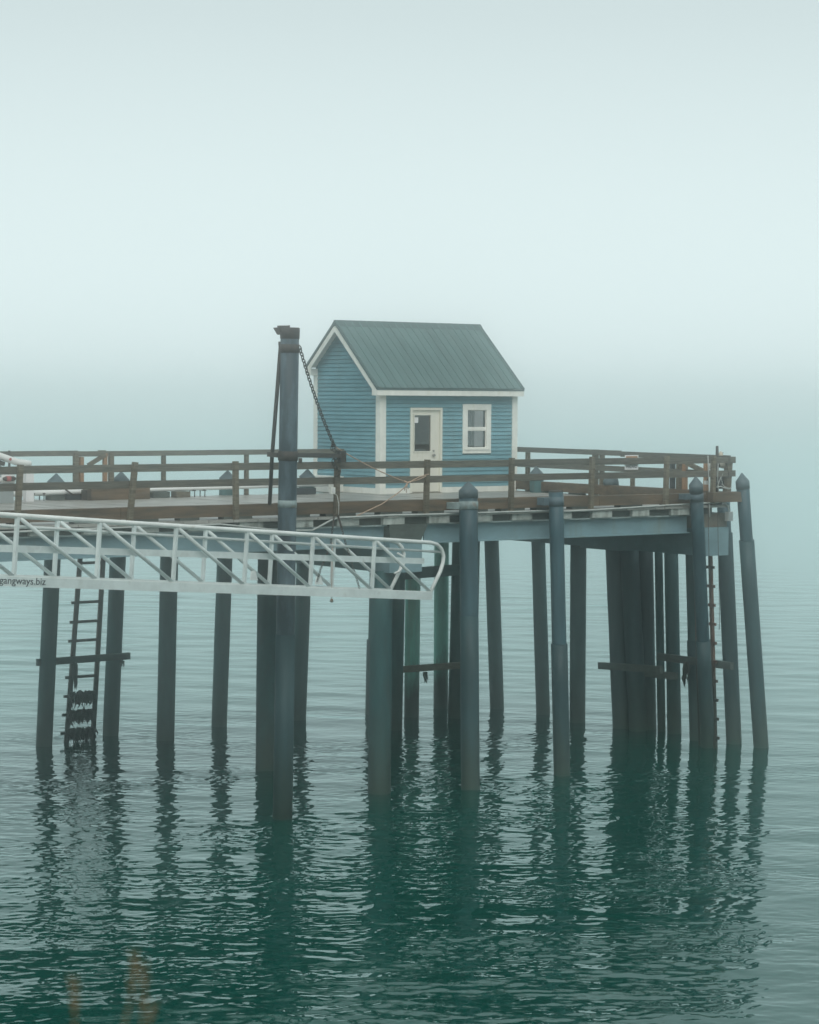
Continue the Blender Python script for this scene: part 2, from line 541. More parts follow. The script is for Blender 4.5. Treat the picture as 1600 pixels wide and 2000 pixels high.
# shore bank the camera looks out from (below the frame)
bk = MB()
pts = []
nb = 14
for i in range(nb + 1):
    for j, (d, z) in enumerate([(-40, 6.9), (-6, 6.7), (0, 6.5), (3.5, 6.2), (4.9, 5.7), (7.5, 3.2), (11.5, -0.6)]):
        l = -35 + 70 * i / nb
        zz = z + (random.uniform(-.12, .06) if d < 4.5 else random.uniform(-.2, .0))
        p = CAM + FWD * d + SIDE * l
        pts.append((p[0], p[1], zz))
fs = [(i * 7 + j, (i + 1) * 7 + j, (i + 1) * 7 + j + 1, i * 7 + j + 1) for i in range(nb) for j in range(6)]
bank = bk.add(pts, fs, True).build('shore_bank', 'bank')
bank['kind'] = 'structure'

# ------------------------------------------------------------------ pier
PIER = thing('pier', 'long timber decked pier with blue grey steel girders standing on piles', 'pier', (-10, -4, ZD))
x = -26.0
while x < 4.55:
    w = 0.285
    x1 = min(x + w, 4.6)
    yb = 3.25 if x > -0.2 else 1.25
    ya = -8.70 if x < 3.6 else -8.7 + (x - 3.6) * 9.0
    piece('deck_plank', 'deck', PIER, x, x1 - 0.008, ya + random.uniform(-.012, .012), yb, ZD - 0.055, ZD + random.uniform(-.004, .003))
    x += w
x = -25.6
while x < 3.0:
    piece('joist', 'joist', PIER, x, x + 0.54 + random.uniform(-.05, .04), -8.66 + random.uniform(-.02, .02), 1.15, ZD - 0.20, ZD - 0.058)
    x += 1.14 + random.uniform(-.04, .04)
# dark strip set back between the joists
piece('filler_strip', 'darkwood', PIER, -25.9, 3.2, -8.58, -8.40, ZD - 0.198, ZD - 0.060)


def girder(x0, x1, y, z0, z1):
    g = MB()
    g.box(x0, x1, y, y + 0.03, z0, z1 - 0.03)                  # web
    g.box(x0, x1, y - 0.09, y + 0.12, z0 - 0.025, z0)          # lower flange
    gi = g.build('girder', 'steel', PIER)
    fl = MB().box(x0, x1, y - 0.12, y + 0.15, z1 - 0.03, z1)
    for k in range(int((x1 - x0) / 2.3) + 1):                  # web stiffeners
        xx = x0 + 0.4 + k * 2.3
        if xx < x1 - .1:
            st = MB().box(xx, xx + 0.02, y - 0.07, y - 0.002, z0 + 0.002, z1 - 0.034)
            if y > -8: st.build('stiffener', 'steel', gi)
    fl.build('flange', 'flange', gi)
    return gi


for y in (-8.48, -5.6, -2.6, 0.6):
    girder(-4.95, 2.52, y, ZD - 0.60, ZD - 0.205)
    girder(-26, -5.98, y, ZD - 0.63, ZD - 0.205)


def cap_beam(x0, x1, z0, z1, y0=-8.62, y1=1.1):
    c = MB().box(x0, x1, y0, y1, z0, z1)
    c.build('bent_cap', 'steel', PIER)


cap_beam(2.95, 3.70, ZD - 1.165, ZD - 0.515)
cap_beam(-5.93, -5.10, ZD - 1.205, ZD - 0.56)
cap_beam(-17.4, -16.6, ZD - 1.205, ZD - 0.64)
MB().box(2.62, 3.74, -8.52, 1.0, ZD - 0.512, ZD - 0.20).build('bearing_block', 'conc', PIER)
MB().prism([(-5.93, ZD - .557), (-5.16, ZD - .557), (-4.99, ZD - 0.235), (-4.99, ZD - .203), (-5.97, ZD - .203), (-5.97, ZD - .30)], 1, -8.66, -8.0).build('timber_bearing', 'darkwood', PIER)
# lower shelf beam at the inner end of the right hand cap
MB().box(3.0, 3.6, -5.6, -4.2, ZD - 1.215, ZD - 1.168).build('bearing_plate', 'steel', PIER)
# kerb timbers along the near edge, on blocks
x = -26.0
while x < 3.7:
    x1 = min(x + random.choice([3.6, 4.8, 4.2]), 3.75)
    piece('kerb_timber', 'curb', PIER, x, x1 - 0.012, YE + random.uniform(0, .012), YE + 0.25, ZD + 0.055, ZD + 0.282 + random.uniform(-.008, .008))
    x = x1
x = -25.8
while x < 3.4:
    piece('kerb_block', 'darkwood', PIER, x, x + random.uniform(.35, .75), YE + 0.02, YE + 0.24, ZD + 0.001, ZD + 0.054)
    x += random.uniform(0.95, 1.45)
# end beam that ties the corner fender pile
piece('fender_wale', 'curb', PIER, 2.98, 4.05, -8.86, -8.61, ZD + 0.07, ZD + 0.30)

# ------------------------------------------------------------------ railings
NR = thing('railing', 'brown wooden post and rail fence along the near edge of the pier', 'railing', (-6, YE, ZD))
near_posts = [(-16.75, -16.8), None]
posts_px = [(40, 33), (264, 253), (460, 461), (659, 657), (835, 832), (1000, 998), (1157, 1154), (1303, 1300), (1394, 1392)]


def lean_post(parent, top, bot, w, material='wood'):
    m = MB().beam(bot, top, w, w, EX)
    return m.build('post', material, parent, origin=bot)


for i, (tx, bx) in enumerate(posts_px):
    ht = 1.13 + random.uniform(-.015, .02)
    tp = slide((-5, YE - 0.050, ZD + ht), EX, tx)
    bt = slide((-5, YE - 0.050, ZD + 0.0), EX, bx)
    p_ = lean_post(NR, tp, bt, 0.094)
for xx in (-18.9, -21.2, -16.6):
    lean_post(NR, (xx, YE - .05, ZD + 1.12), (xx, YE - .05, ZD), 0.094)
edges = [-23.0, -19.1, -14.36, -9.72, -7.2, -2.68, 1.75, 3.93]
for i in range(len(edges) - 1):
    dz = random.uniform(-.006, .006)
    for z0, z1 in ((0.955, 1.10), (0.645, 0.785)):
        e = 0.0 if i < len(edges) - 2 or z1 > 1 else -0.0
        piece('rail', 'wood_h', NR, edges[i] + 0.004, edges[i + 1] - 0.004 - e, YE - 0.001, YE + 0.042, ZD + z0 + dz, ZD + z1 + dz)
# thicker corner post and inner post with cable
lean_post(NR, slide((3.7, YE + 0.10, ZD + 1.10), EX, 1424), slide((3.7, YE + .10, ZD + 0.1), EX, 1419), 0.135, 'wood')

BR = thing('railing', 'grey brown wooden railing on the far side, left of the blue house', 'railing', (-5, 1.05, ZD))
YB = 1.06
for i, px in enumerate([148, 160, 206, 217, 323, 485]):
    p = slide((-6, YB, ZD), EX, px)
    if i in (1,):
        piece('post', 'newwood', BR, p[0] - .045, p[0] + .045, YB - .02, YB + .07, ZD, ZD + .98)
    elif i == 2:
        piece('post', 'newwood', BR, p[0] - .045, p[0] + .045, YB - .02, YB + .07, ZD, ZD + 1.06)
    elif i in (0, 3):
        piece('post', 'wood', BR, p[0] - .055, p[0] + .055, YB - .05, YB + .05, ZD, ZD + 1.09)
    else:
        piece('post', 'wood', BR, p[0] - .045, p[0] + .045, YB + .045, YB + .135, ZD, ZD + 1.09)
for xx in (-12.3, -14.6, -17.0):
    piece('post', 'wood', BR, xx - .045, xx + .045, YB + .045, YB + .135, ZD, ZD + 1.09)
MB().beam(on_y(172, 909, YB), on_y(206, 888, YB), 0.05, 0.10, EY).build('brace', 'wood', BR)
MB().beam(on_y(192, 886, YB + .06), on_y(206, 886, YB + .06), 0.05, 0.16, EY).build('gusset', 'wood', BR)
for a, b_ in ((-19.0, -9.73), (-9.72, -7.93), (-7.925, -4.4), (-4.395, -0.36)):
    dz = 0.02 if a < -9.5 and b_ < -7.9 else random.uniform(-.004, .008)
    piece('rail', 'wood_h', BR, a, b_, YB - 0.002, YB + 0.042, ZD + 0.985 + dz, ZD + 1.11 + dz)
    piece('rail', 'wood_h', BR, a, b_, YB - 0.002, YB + 0.042, ZD + 0.635, ZD + 0.755)

ER = thing('railing', 'brown wooden railing across the open end of the pier, right of the house', 'railing', (3.64, -4, ZD))


def xe(y): return 3.70 + 0.086 * (y + 8.6)


def on_end(px, py, off=0.0):
    """point of the end railing's own upright plane under a photo pixel"""
    d = ray(px, py)
    nrm = np.array([1.0, -0.086, 0.0])
    q = np.array([xe(0) + off, 0, 0])
    return CAM + d * (((q - CAM) @ nrm) / (d @ nrm))


EDIR = np.array([0.086, 1.0, 0.0]); EDIR /= np.linalg.norm(EDIR)
for px, w, m_, top in ((1031, .095, 'wood', 1.10), (1163, .12, 'wood', 1.15), (1176, .10, 'wood', 1.13), (1236, .085, 'wood', 1.10), (1314, .10, 'bag', 1.06), (1327, .11, 'wood', 1.08), (1338, .10, 'newwood', 1.02), (1380, .10, 'newwood', 1.0)):
    p = on_end(px, 920, 0.0 if px in (1338, 1380) else 0.09)
    MB().beam((p[0], p[1], ZD), (p[0], p[1], ZD + top), w, w, EDIR).build('post', m_, ER, origin=(p[0], p[1], ZD))
MB().beam(on_end(1341, 904, -.03), on_end(1376, 921, -.03), 0.05, 0.11, np.cross(EDIR, EZ)).build('brace', 'wood', ER)
for y0, y1, dz in ((-8.62, -4.45, 0.0), (-4.44, 1.6, 0.02)):
    for z0, z1 in ((1.0 + dz, 1.13 + dz), (0.63, 0.765)):
        a_ = np.array([xe(y0) + .02, y0, ZD + (z0 + z1) / 2]); b_ = np.array([xe(y1) + .02, y1, ZD + (z0 + z1) / 2])
        MB().beam(a_, b_, .044, z1 - z0).build('rail', 'wood_h', ER)
for y0, y1, z1 in ((YE + .27, -4.1, .29), (-4.09, 1.2, .28)):
    MB().beam((xe(y0), y0, ZD + (.05 + z1) / 2), (xe(y1), y1, ZD + (.05 + z1) / 2), .22, z1 - .05).build('kerb_timber', 'curb', PIER)
for y in (-7.6, -6.2, -4.4, -2.9, -1.4, 0.2):
    MB().beam((xe(y), y, ZD + .025), (xe(y + .5), y + .5, ZD + .025), .19, .047).build('kerb_block', 'darkwood', PIER)

# ------------------------------------------------------------------ blue house
HOUSE = thing('house', 'small blue clapboard house with white trim and grey metal roof on the pier', 'house', (0, 0, ZD))
LH, DH = 4.34, 2.91
ZR, YR = 10.085, 1.63                           # ridge
ZEF, YEF = 8.395, -0.26                         # front eave edge of the roof
ZEB, YEB = 8.945, 2.96                          # rear eave edge, higher than the front one
XL, XR = -0.29, LH + 0.08                       # roof ends


def zroof(y):
    return ZEF + (ZR - ZEF) * (y - YEF) / (YR - YEF) if y < YR else ZEB + (ZR - ZEB) * (YEB - y) / (YEB - YR)


def wallbox(x0, x1, y0, y1, z0, z1): piece('wall', 'sheath', HOUSE, x0, x1, y0, y1, ZD + z0, ZD + z1)


DX0, DX1, DZ1 = 0.905, 1.915, 2.165              # door frame outer
WX0, WX1, WZ0, WZ1 = 2.57, 3.49, 0.995, 2.262    # window casing outer
T = 0.10
wallbox(0.005, DX0 + .05, .005, T, 0, 2.62)
wallbox(DX1 - .05, WX0 + .06, .005, T, 0, 2.62)
wallbox(WX1 - .06, LH - .005, .005, T, 0, 2.62)
wallbox(DX0 + .05, DX1 - .05, .005, T, DZ1 - .04, 2.62)
wallbox(WX0 + .06, WX1 - .06, .005, T, 0, WZ0 + .06)
wallbox(WX0 + .06, WX1 - .06, .005, T, WZ1 - .06, 2.62)
gp = [(T + .002, ZD), (DH - .005, ZD), (DH - .005, zroof(DH) - .06), (YR, ZR - .06), (T + .002, zroof(T) - .06)]
MB().prism(gp, 0, 0.005, T).build('gable_wall', 'sheath', HOUSE)
MB().prism(gp, 0, LH - T, LH - .005).build('gable_wall', 'sheath', HOUSE)
piece('wall', 'inside', HOUSE, T + .002, LH - T - .002, DH - T, DH - .008, ZD, zroof(DH) - .08)
piece('floor', 'inside', HOUSE, T, LH - T, T, DH - T - .002, ZD + .005, ZD + 0.04)
# front clapboards
EXPO = 0.1015


def clap_front(x0, x1, z):
    m = MB().prism([(0.003, z), (-0.034, z), (-0.008, z + EXPO * 0.93), (0.003, z + EXPO * 0.93)], 0, x0, x1)
    m.build('clapboard', 'siding', HOUSE, origin=(x0, 0, z))


z = 0.145
while z < 2.47:
    z1 = z + EXPO
    segs = []
    cuts = [(0.142, LH - .142)]
    if z < DZ1 - .03: cuts = [(0.142, DX0), (DX1, LH - .142)]
    if WZ0 - EXPO * .9 < z < WZ1 - .03: cuts = [(0.142, DX0), (DX1, WX0), (WX1, LH - .142)] if z < DZ1 - .03 else [(0.142, WX0), (WX1, LH - .142)]
    for a, b_ in cuts: clap_front(a, b_, ZD + z)
    z = z1
# gable clapboards (left gable), cut to the rakes
z = 0.145
while ZD + z < ZR - 0.22:
    za, zb = ZD + z, ZD + z + EXPO * 0.93

    def ylim(zz):
        lo, hi = 0.142, DH - .142
        if zz > zroof(lo) - .1: lo = YEF + (zz + .1 - ZEF) / (ZR - ZEF) * (YR - YEF)
        if zz > zroof(hi) - .1: hi = YEB - (zz + .1 - ZEB) / (ZR - ZEB) * (YEB - YR)
        return lo, hi
    (a0, a1), (b0, b1) = ylim(za), ylim(zb)
    if b1 - b0 < 0.03: b0 = b1 = (b0 + b1) / 2
    vs = []
    for (y, zz, off) in ((a0, za, -.034), (a1, za, -.034), (b1, zb, -.008), (b0, zb, -.008)):
        vs.append((off, y, zz))
    vs += [(0.003, v[1], v[2]) for v in vs[:4]]
    MB().add(vs, [(0, 3, 2, 1), (4, 5, 6, 7), (0, 1, 5, 4), (1, 2, 6, 5), (2, 3, 7, 6), (3, 0, 4, 7)]).build('clapboard', 'siding', HOUSE, origin=(0, a0, za))
    z += EXPO
# corner boards, base boards
ztf = 8.20


def cbox(n, x0, x1, y0, y1, z0, z1, m='white'): return piece(n, m, HOUSE, x0, x1, y0, y1, z0, z1)


cbox('corner_board', -0.044, 0.140, -0.046, -0.004, ZD + .002, ztf)
cbox('corner_board', -0.046, -0.004, -0.0035, 0.140, ZD + .002, ztf + .05)
cbox('corner_board', LH - .14, LH + .03, -0.046, -0.004, ZD + .002, ztf)
cbox('corner_board', -0.046, -0.004, DH - .14, DH + .02, ZD + .002, 8.74)
cbox('base_board', .142, DX0 - .002, -0.044, -.002, ZD + .004, ZD + .142)
cbox('base_board', DX1 + .002, LH - .142, -0.044, -.002, ZD + .004, ZD + .142)
cbox('base_board', -0.044, -.002, .142, DH - .142, ZD + .004, ZD + .142)
# roof panels (front slope visible), each a sheet with ribs
slope = math.atan2(ZR - ZEF, YR - YEF)
sl_len = math.hypot(ZR - ZEF, YR - YEF)
d_up = np.array([0, math.cos(slope), math.sin(slope)]); n_up = np.array([0, -math.sin(slope), math.cos(slope)])
slope2 = math.atan2(ZR - ZEB, YEB - YR); sl2 = math.hypot(ZR - ZEB, YEB - YR)
d_up2 = np.array([0, -math.cos(slope2), math.sin(slope2)]); n_up2 = np.array([0, math.sin(slope2), math.cos(slope2)])


def roof_panel(x0, x1, base, du, nu, ln):
    prof = [(0, 0)]
    xx = 0.03
    w = x1 - x0
    while xx + .05 < w + .001:
        prof += [(xx, 0.0), (xx + .012, .022), (xx + .034, .022), (xx + .046, 0.0)]
        for q in (.085, .13):
            if xx + q + .02 < w: prof += [(xx + q, 0), (xx + q + .008, .005), (xx + q + .016, 0)]
        xx += .2285
    prof += [(w, 0)]
    b0 = np.array(base)
    vs = [np.array([x0 + px_, 0, 0]) + b0 + nu * h_ for px_, h_ in prof]
    vs += [v + du * ln for v in vs]
    n = len(prof)
    fs = [(i, i + 1, n + i + 1, n + i) for i in range(n - 1)]
    m = MB().add(vs, fs)
    m.add([v - nu * .012 for v in (vs[0], vs[n - 1], vs[2 * n - 1], vs[n])], [(3, 2, 1, 0)])
    m.build('roof_panel', 'roof', HOUSE, origin=tuple(vs[0]))


xx = XL
while xx < XR - .01:
    x1 = min(xx + 0.914, XR)
    roof_panel(xx, x1 - .001, (0, YEF, ZEF), d_up, n_up, sl_len)
    roof_panel(xx, x1 - .001, (0, YEB, ZEB), d_up2, n_up2, sl2)
    xx = x1
# ridge cap
MB().add([(XL - .01, YR - .15, ZR - .128), (XL - .01, YR, ZR + .03), (XL - .01, YR + .15, ZR - .128), (XR + .01, YR - .15, ZR - .128), (XR + .01, YR, ZR + .03), (XR + .01, YR + .15, ZR - .128),
          (XL - .01, YR - .15, ZR - .155), (XL - .01, YR + .15, ZR - .155), (XR + .01, YR - .15, ZR - .155), (XR + .01, YR + .15, ZR - .155)],
         [(0, 3, 4, 1), (1, 4, 5, 2), (0, 1, 2), (5, 4, 3), (6, 8, 3, 0), (2, 5, 9, 7)]).build('ridge_cap', 'rooftrim', HOUSE)
# metal edge trim under the sheets
cbox('eave_trim', XL, XR, YEF + .004, YEF + .03, ZEF - .062, ZEF - .012, 'rooftrim')
for xa, xb in ((XL - .006, XL + .03), (XR - .03, XR + .006)):
    for (ya, za, du, nu, ln) in ((YEF, ZEF, d_up, n_up, sl_len), (YEB, ZEB, d_up2, n_up2, sl2)):
        p0 = np.array([(xa + xb) / 2, ya, za]) - nu * 0.022
        MB().beam(p0, p0 + du * (ln - .005), xb - xa, 0.062, EX).build('rake_trim', 'rooftrim', HOUSE)
# white fascia and rakes
cbox('fascia', XL + .004, XR - .004, YEF + .012, YEF + .036, ZEF - .195, ZEF - .064)
for x0 in (XL + .006,):
    # rake boards follow the slopes and end in square returns
    hb = 0.13
    P = lambda y, z_: (y, z_)
    off = 0.072 / math.cos(slope)
    fr = [(YEF + .038, ZEF - .195), (YEF + .24, ZEF - .195), (YEF + .24, zroof(YEF + .24) - off - .155), (YR, ZR - off - .172), (YR, ZR - off), (YEF + .038, zroof(YEF + .038) - off)]
    MB().prism(fr, 0, x0, x0 + .03).build('rake_board', 'white', HOUSE)
    br = [(YR + .001, ZR - off), (YR + .001, ZR - off - .172), (YEB - .24, zroof(YEB - .24) - off - .155), (YEB - .24, ZEB - .235), (YEB - .02, ZEB - .235), (YEB - .02, zroof(YEB - .02) - off)]
    MB().prism(br, 0, x0, x0 + .03).build('rake_board', 'white', HOUSE)
    # soffits between rake and wall
    for (ya, za, du, nu, ln) in ((YEF, ZEF, d_up, n_up, sl_len), (YEB, ZEB, d_up2, n_up2, sl2)):
        p0 = np.array([-0.135, ya, za]) - nu * 0.075
        MB().beam(p0 + du * .05, p0 + du * (ln - .03), 0.24, 0.02, EX).build('soffit', 'white', HOUSE)
    cbox('eave_return', x0 + .032, -.002, DH - .12, YEB - .03, ZEB - .235, ZEB - .06)
    cbox('eave_return', x0 + .032, -.002, YEF + .04, 0.02, ZEF - .195, ZEF - .10)
cbox('soffit', 0.0, XR - .02, YEF + .037, 0.06, ZEF - .15, ZEF - .13)
# door
dy = 0.0
cbox('door_frame', DX0, DX0 + .062, -.045, .06, ZD + .012, ZD + DZ1, 'doorp')
cbox('door_frame', DX1 - .145, DX1, -.045, -.002, ZD + .012, ZD + DZ1, 'doorp') if False else None
cbox('door_frame', DX1 - .062, DX1, -.045, .06, ZD + .012, ZD + DZ1, 'doorp')
cbox('door_frame', DX0 + .063, DX1 - .063, -.045, .06, ZD + DZ1 - .062, ZD + DZ1, 'doorp')
cbox('threshold', DX0 + .063, DX1 - .063, -.05, .08, ZD + .002, ZD + .03, 'conc')
sx0, sx1 = DX0 + .066, DX1 - .066
DOOR = MB()
gx0, gx1, gz0, gz1 = 1.06, 1.572, 1.064, 1.974
for q in ((sx0, gx0, .035, 2.098), (gx1, sx1, .035, 2.098), (gx0, gx1, .035, gz0), (gx0, gx1, gz1, 2.098)):
    DOOR.box(q[0], q[1], .012, .055, ZD + q[2], ZD + q[3])
door = DOOR.build('door', 'doorp', HOUSE)
fm = MB()
for q in ((gx0 - .028, gx0, gz0 - .03, gz1 + .03), (gx1, gx1 + .028, gz0 - .03, gz1 + .03), (gx0, gx1, gz0 - .03, gz0), (gx0, gx1, gz1, gz1 + .03)):
    fm.box(q[0], q[1], -.004, .011, ZD + q[2], ZD + q[3])
fm.build('pane_frame', 'doorp', door)
MB().box(gx0, gx1, .028, .034, ZD + gz0, ZD + gz1).build('door_pane', 'glass', door)
MB().box(1.078, 1.192, .021, .026, ZD + 1.78, ZD + 1.922).build('notice', 'paper', door)
hd = MB().tube([(1.668, .01, ZD + .96), (1.668, -.035, ZD + .96)], .034, 10)
hd.tube([(1.668, -.03, ZD + .96), (1.60, -.035, ZD + .955)], .014, 8)
hd.tube([(1.668, -.036, ZD + .96), (1.668, -.06, ZD + .96)], .026, 10)
hd.build('door_handle', 'knob', door)
MB().tube([(1.668, .01, ZD + 1.07), (1.668, -.012, ZD + 1.07)], .024, 10).build('deadbolt', 'knob', door)
# window
WIN = MB()
iw0, iw1, iz0, iz1 = 2.725, 3.345, 1.135, 2.115
WIN.box(WX0, iw0, -.05, .0, ZD + WZ0, ZD + WZ1).box(iw1, WX1, -.05, .0, ZD + WZ0, ZD + WZ1)
WIN.box(iw0, iw1, -.05, .0, ZD + WZ0, ZD + iz0).box(iw0, iw1, -.05, .0, ZD + iz1, ZD + WZ1)
win = WIN.build('window', 'white', HOUSE)
MB().box(WX0 + .04, WX1 - .04, -.068, -.0505, ZD + iz0 - .05, ZD + iz0 - .012).build('window_sill', 'white', win)
sh = MB()
zm = 1.625
sh.box(iw0 + .001, iw1 - .001, -.02, .02, ZD + zm - .032, ZD + zm + .032)
for a, b_ in ((iz0, zm - .032), (zm + .032, iz1)):
    sh.box(iw0 + .001, iw0 + .018, -.015, .015, ZD + a, ZD + b_).box(iw1 - .018, iw1 - .001, -.015, .015, ZD + a, ZD + b_)
    sh.box(iw0 + .018, iw1 - .018, -.015, .015, ZD + a, ZD + a + .018).box(iw0 + .018, iw1 - .018, -.015, .015, ZD + b_ - .018, ZD + b_)
sh.build('sash', 'white', win)
MB().box(iw0 + .016, iw1 - .016, -.004, .002, ZD + zm + .03, ZD + iz1 - .01).build('pane', 'glass', win)
MB().box(iw0 + .016, iw1 - .016, -.004, .002, ZD + iz0 + .01, ZD + zm - .03).build('pane', 'glass', win)
cu = MB()
for k in range(7):                                # gathered grey curtain on the left of the opening
    x0 = iw0 + .02 + k * .035
    cu.box(x0, x0 + .033, .04 + .02 * (k % 2), .055 + .02 * (k % 2), ZD + iz0, ZD + iz1)
cu.build('curtain', 'curtain2', win)
MB().box(iw0 + .27, iw1 - .07, .024, .030, ZD + iz0 + .02, ZD + iz1 - .02).build('pane_panel', 'curtain', win)  # pale panel added behind the glass to make part of the pane bright

# ------------------------------------------------------------------ piles
PG = 'piles under the pier'


def pile(label, base_px, top, dia, material='pile', cone=False, sleeve=None, band=None, flat=False, group=PG, name='pile', tz=None, seam=True):
    """top: ('x', X, px) or ('y', Y, px) or ('d', px): where the top stands; tz the top height above the water"""
    b0 = on_z(base_px[0], base_px[1], 0.0)
    tz = tz if tz is not None else ZD - 1.2
    if top[0] == 'd':
        t0 = slide(b0 + EZ * tz, LAT, top[1])
    elif top[0] == 'y':
        t0 = slide((b0[0], top[1], tz), EX, top[2])
    else:
        t0 = slide((top[1], b0[1], tz), EY, top[2])
    ax = (t0 - b0) / (t0[2] - b0[2])
    t = thing(name, label, 'piling', tuple(b0), group)
    at = lambda z: b0 + ax * z
    r = dia / 2
    zs = np.linspace(-1.2, tz, 9)
    rr = [r * (1 + random.uniform(-.012, .012)) for _ in zs]
    MB().tube([at(z_) for z_ in zs], rr, 20).build('shaft', material, t)
    if cone:
        MB().tube([at(tz - .06), at(tz + .11), at(tz + .115), at(tz + .30)], [r * 1.06, r * 1.06, r * 1.03, 0.012], 16).build('cone_cap', 'cone', t)
    if flat:
        MB().tube([at(tz - .02), at(tz + .035)], [r * .97, r * .93], 16).build('flat_cap', 'iron', t)
    if sleeve:
        sz, sd = sleeve
        zz = np.linspace(-1.2, sz, 6)
        MB().tube([at(z_) for z_ in zz], sd / 2, 20).build('sleeve', 'sleeve', t)
    if band:
        bz, bh, bm = band
        m = MB().tube([at(bz - bh / 2), at(bz + bh / 2)], r * 1.07, 20)
        m.build('band', bm, t)
        # lug that ties the band back to the kerb
        c = at(bz)
        piece('lug', bm, t, c[0] - r - .16, c[0] - r * .3, c[1] + r * .2, c[1] + r + .10, c[2] - bh * .40, c[2] + bh * .40)
    return t


FG = 'fender piles with cone tops behind the railing'
CT = ZD + 0.61 - 0.30
pile('leftmost cone topped pile, standing left of the kelp hung ladder', (86, 1456), ('d', 109), .385, 'pile', True, group=FG, tz=CT)
pile('cone topped pile close to the right of the kelp hung ladder', (216, 1436), ('d', 236), .385, 'pile', True, group=FG, tz=CT)
pile('cone topped pile under the gangway, between the bare one and the crane column', (428, 1420), ('d', 444), .385, 'pile', True, group=FG, tz=CT)
pile('cone topped pile half hidden behind the right side of the crane column', (583, 1406), ('d', 600), .385, 'pile', True, group=FG, tz=CT)
pile('lone dark pile without cone, second to the right of the ladder', (323, 1445), ('x', -5.5, 331), .43)
pile('thick dark pile half hidden behind the left side of the crane column', (519, 1505), ('x', -5.5, 523), .45)
pile('thick rust brown pile under the right end of the gangway', (741, 1547), ('y', -8.2, 745), .47, 'pile', tz=ZD - 1.2)
pile('dark pile mostly hidden behind the rust brown one below the gangway end', (733, 1393), ('d', 740), .44, 'pile', sleeve=(1.9, .52), tz=ZD - 1.2)
pile('dark pile between the rust brown pile and the first green pile', (771, 1425), ('d', 779), .37, 'pile', tz=ZD - .6)
pile('green painted pile nearest the gangway end', (804, 1400), ('d', 808), .385, 'green', tz=ZD - .6, group='green painted piles')
pile('green painted pile farther right, beside the gangway handrail curve', (861, 1384), ('d', 863), .385, 'green', tz=ZD - .6, group='green painted piles')
pile('dark pile hidden behind the left side of the cone topped fender pile', (889, 1402), ('d', 899), .37, 'pile', tz=ZD - .6)
pile('dark pile hidden behind the right side of the cone topped fender pile', (917, 1400), ('d', 925), .36, 'pile', tz=ZD - .6)
pile('dark slightly leaning pile right of the front cone topped fender pile', (971, 1383), ('x', 3.5, 960), .375)
pile('dark pile just left of the flat topped fender pile', (1061, 1394), ('d', 1048), .36, 'pile', True, group=FG, tz=CT + .06)
pile('dark pile just right of the flat topped fender pile', (1128, 1411), ('x', 3.5, 1130), .40)
CG = 'crowded piles under the right end cap'
pile('leftmost pile of the crowded cluster under the right end cap', (1217, 1421), ('d', 1203), .52, 'sleeve', group=CG)
pile('second pile from the left in the crowded cluster', (1247, 1426), ('d', 1229), .46, 'sleeve', group=CG)
pile('third pile in the crowded cluster, left of the first thin gap', (1268, 1424), ('d', 1261), .37, 'sleeve', group=CG)
pile('slim pile of the cluster between the two thin bright gaps', (1292.5, 1428), ('d', 1286.5), .20, 'pile', group=CG)
pile('pile standing a little apart on the right of the cluster', (1317.5, 1432), ('d', 1311), .345, 'pile', group=CG)
pile('cone topped pile behind the end railing under the hazard sign', (1255, 1420), ('d', 1194), .36, 'pile', True, group=FG, tz=ZD + .30)
pile('dark pile right behind the blue grey cone topped corner fender', (1366, 1446), ('d', 1356), .42, 'pile', sleeve=(2.4, .46))
pile('dark stepped pile between the corner fender and the outermost one', (1434, 1452), ('d', 1413), .31, 'fender', sleeve=(5.0, .37), tz=ZD + .05)
NF = 'fender piles standing outside the near kerb'
pile('front fender pile with cone top and pale band, right of the house door', (919, 1543), ('y', -8.93, 915), .385, 'fender', True, band=(ZD + .16, .17, 'band'), group=NF, tz=ZD + .37, sleeve=(3.6, .39))
pile('front fender pile with flat ragged top and blue band', (1098, 1514), ('y', -8.93, 1086), .315, 'fender', False, flat=True, band=(ZD + .20, .20, 'bandblue'), group=NF, tz=ZD + .40, sleeve=(2.85, .36))
pile('blue grey cone topped fender pile at the near right corner', (1383, 1460), ('y', -8.93, 1360), .30, 'fender', True, band=(ZD + .22, .16, 'bandblue'), group=NF, tz=ZD + .38, sleeve=(2.6, .335))
pile('outermost leaning cone topped pile at the right end of the pier', (1487, 1460), ('y', -8.80, 1451), .30, 'fender', True, group=NF, tz=ZD + .43, sleeve=(4.9, .355))

# ------------------------------------------------------------------ hoist column
HB = on_z(552, 1600, 0.0)
HT = slide(HB + EZ * 9.45, LAT, 566.5)
hax = (HT - HB) / (HT[2] - HB[2])
hat = lambda z_: HB + hax * z_
HC = thing('crane_column', 'tall worn blue steel column with chains, standing beside the gangway', 'crane column', tuple(HB))
MB().tube([hat(z_) for z_ in np.linspace(-1.2, 9.28, 8)], .178, 24).build('shaft', 'column', HC)
MB().tube([hat(-1.2), hat(1.5), hat(3.58)], .190, 24).build('sleeve', 'sleeve', HC)
MB().tube([hat(9.245), hat(9.25), hat(9.40), hat(9.455), hat(9.46)], [.178, .186, .190, .188, .165], 24).build('cap', 'iron', HC)
MB().tube([hat(8.98), hat(9.14)], .187, 24).build('collar', 'iron', HC)
MB().tube([hat(6.02), hat(6.16)], .184, 24).build('band', 'band', HC)
MB().tube([hat(6.92), hat(7.10)], .192, 24).build('clamp', 'iron', HC)
bp_ = hat(9.40)
tri = [bp_ + LAT * -.16 + EZ * .06, bp_ + LAT * -.32 + EZ * .055, bp_ + LAT * -.245 - EZ * .075, bp_ + LAT * -.16 - EZ * .08]
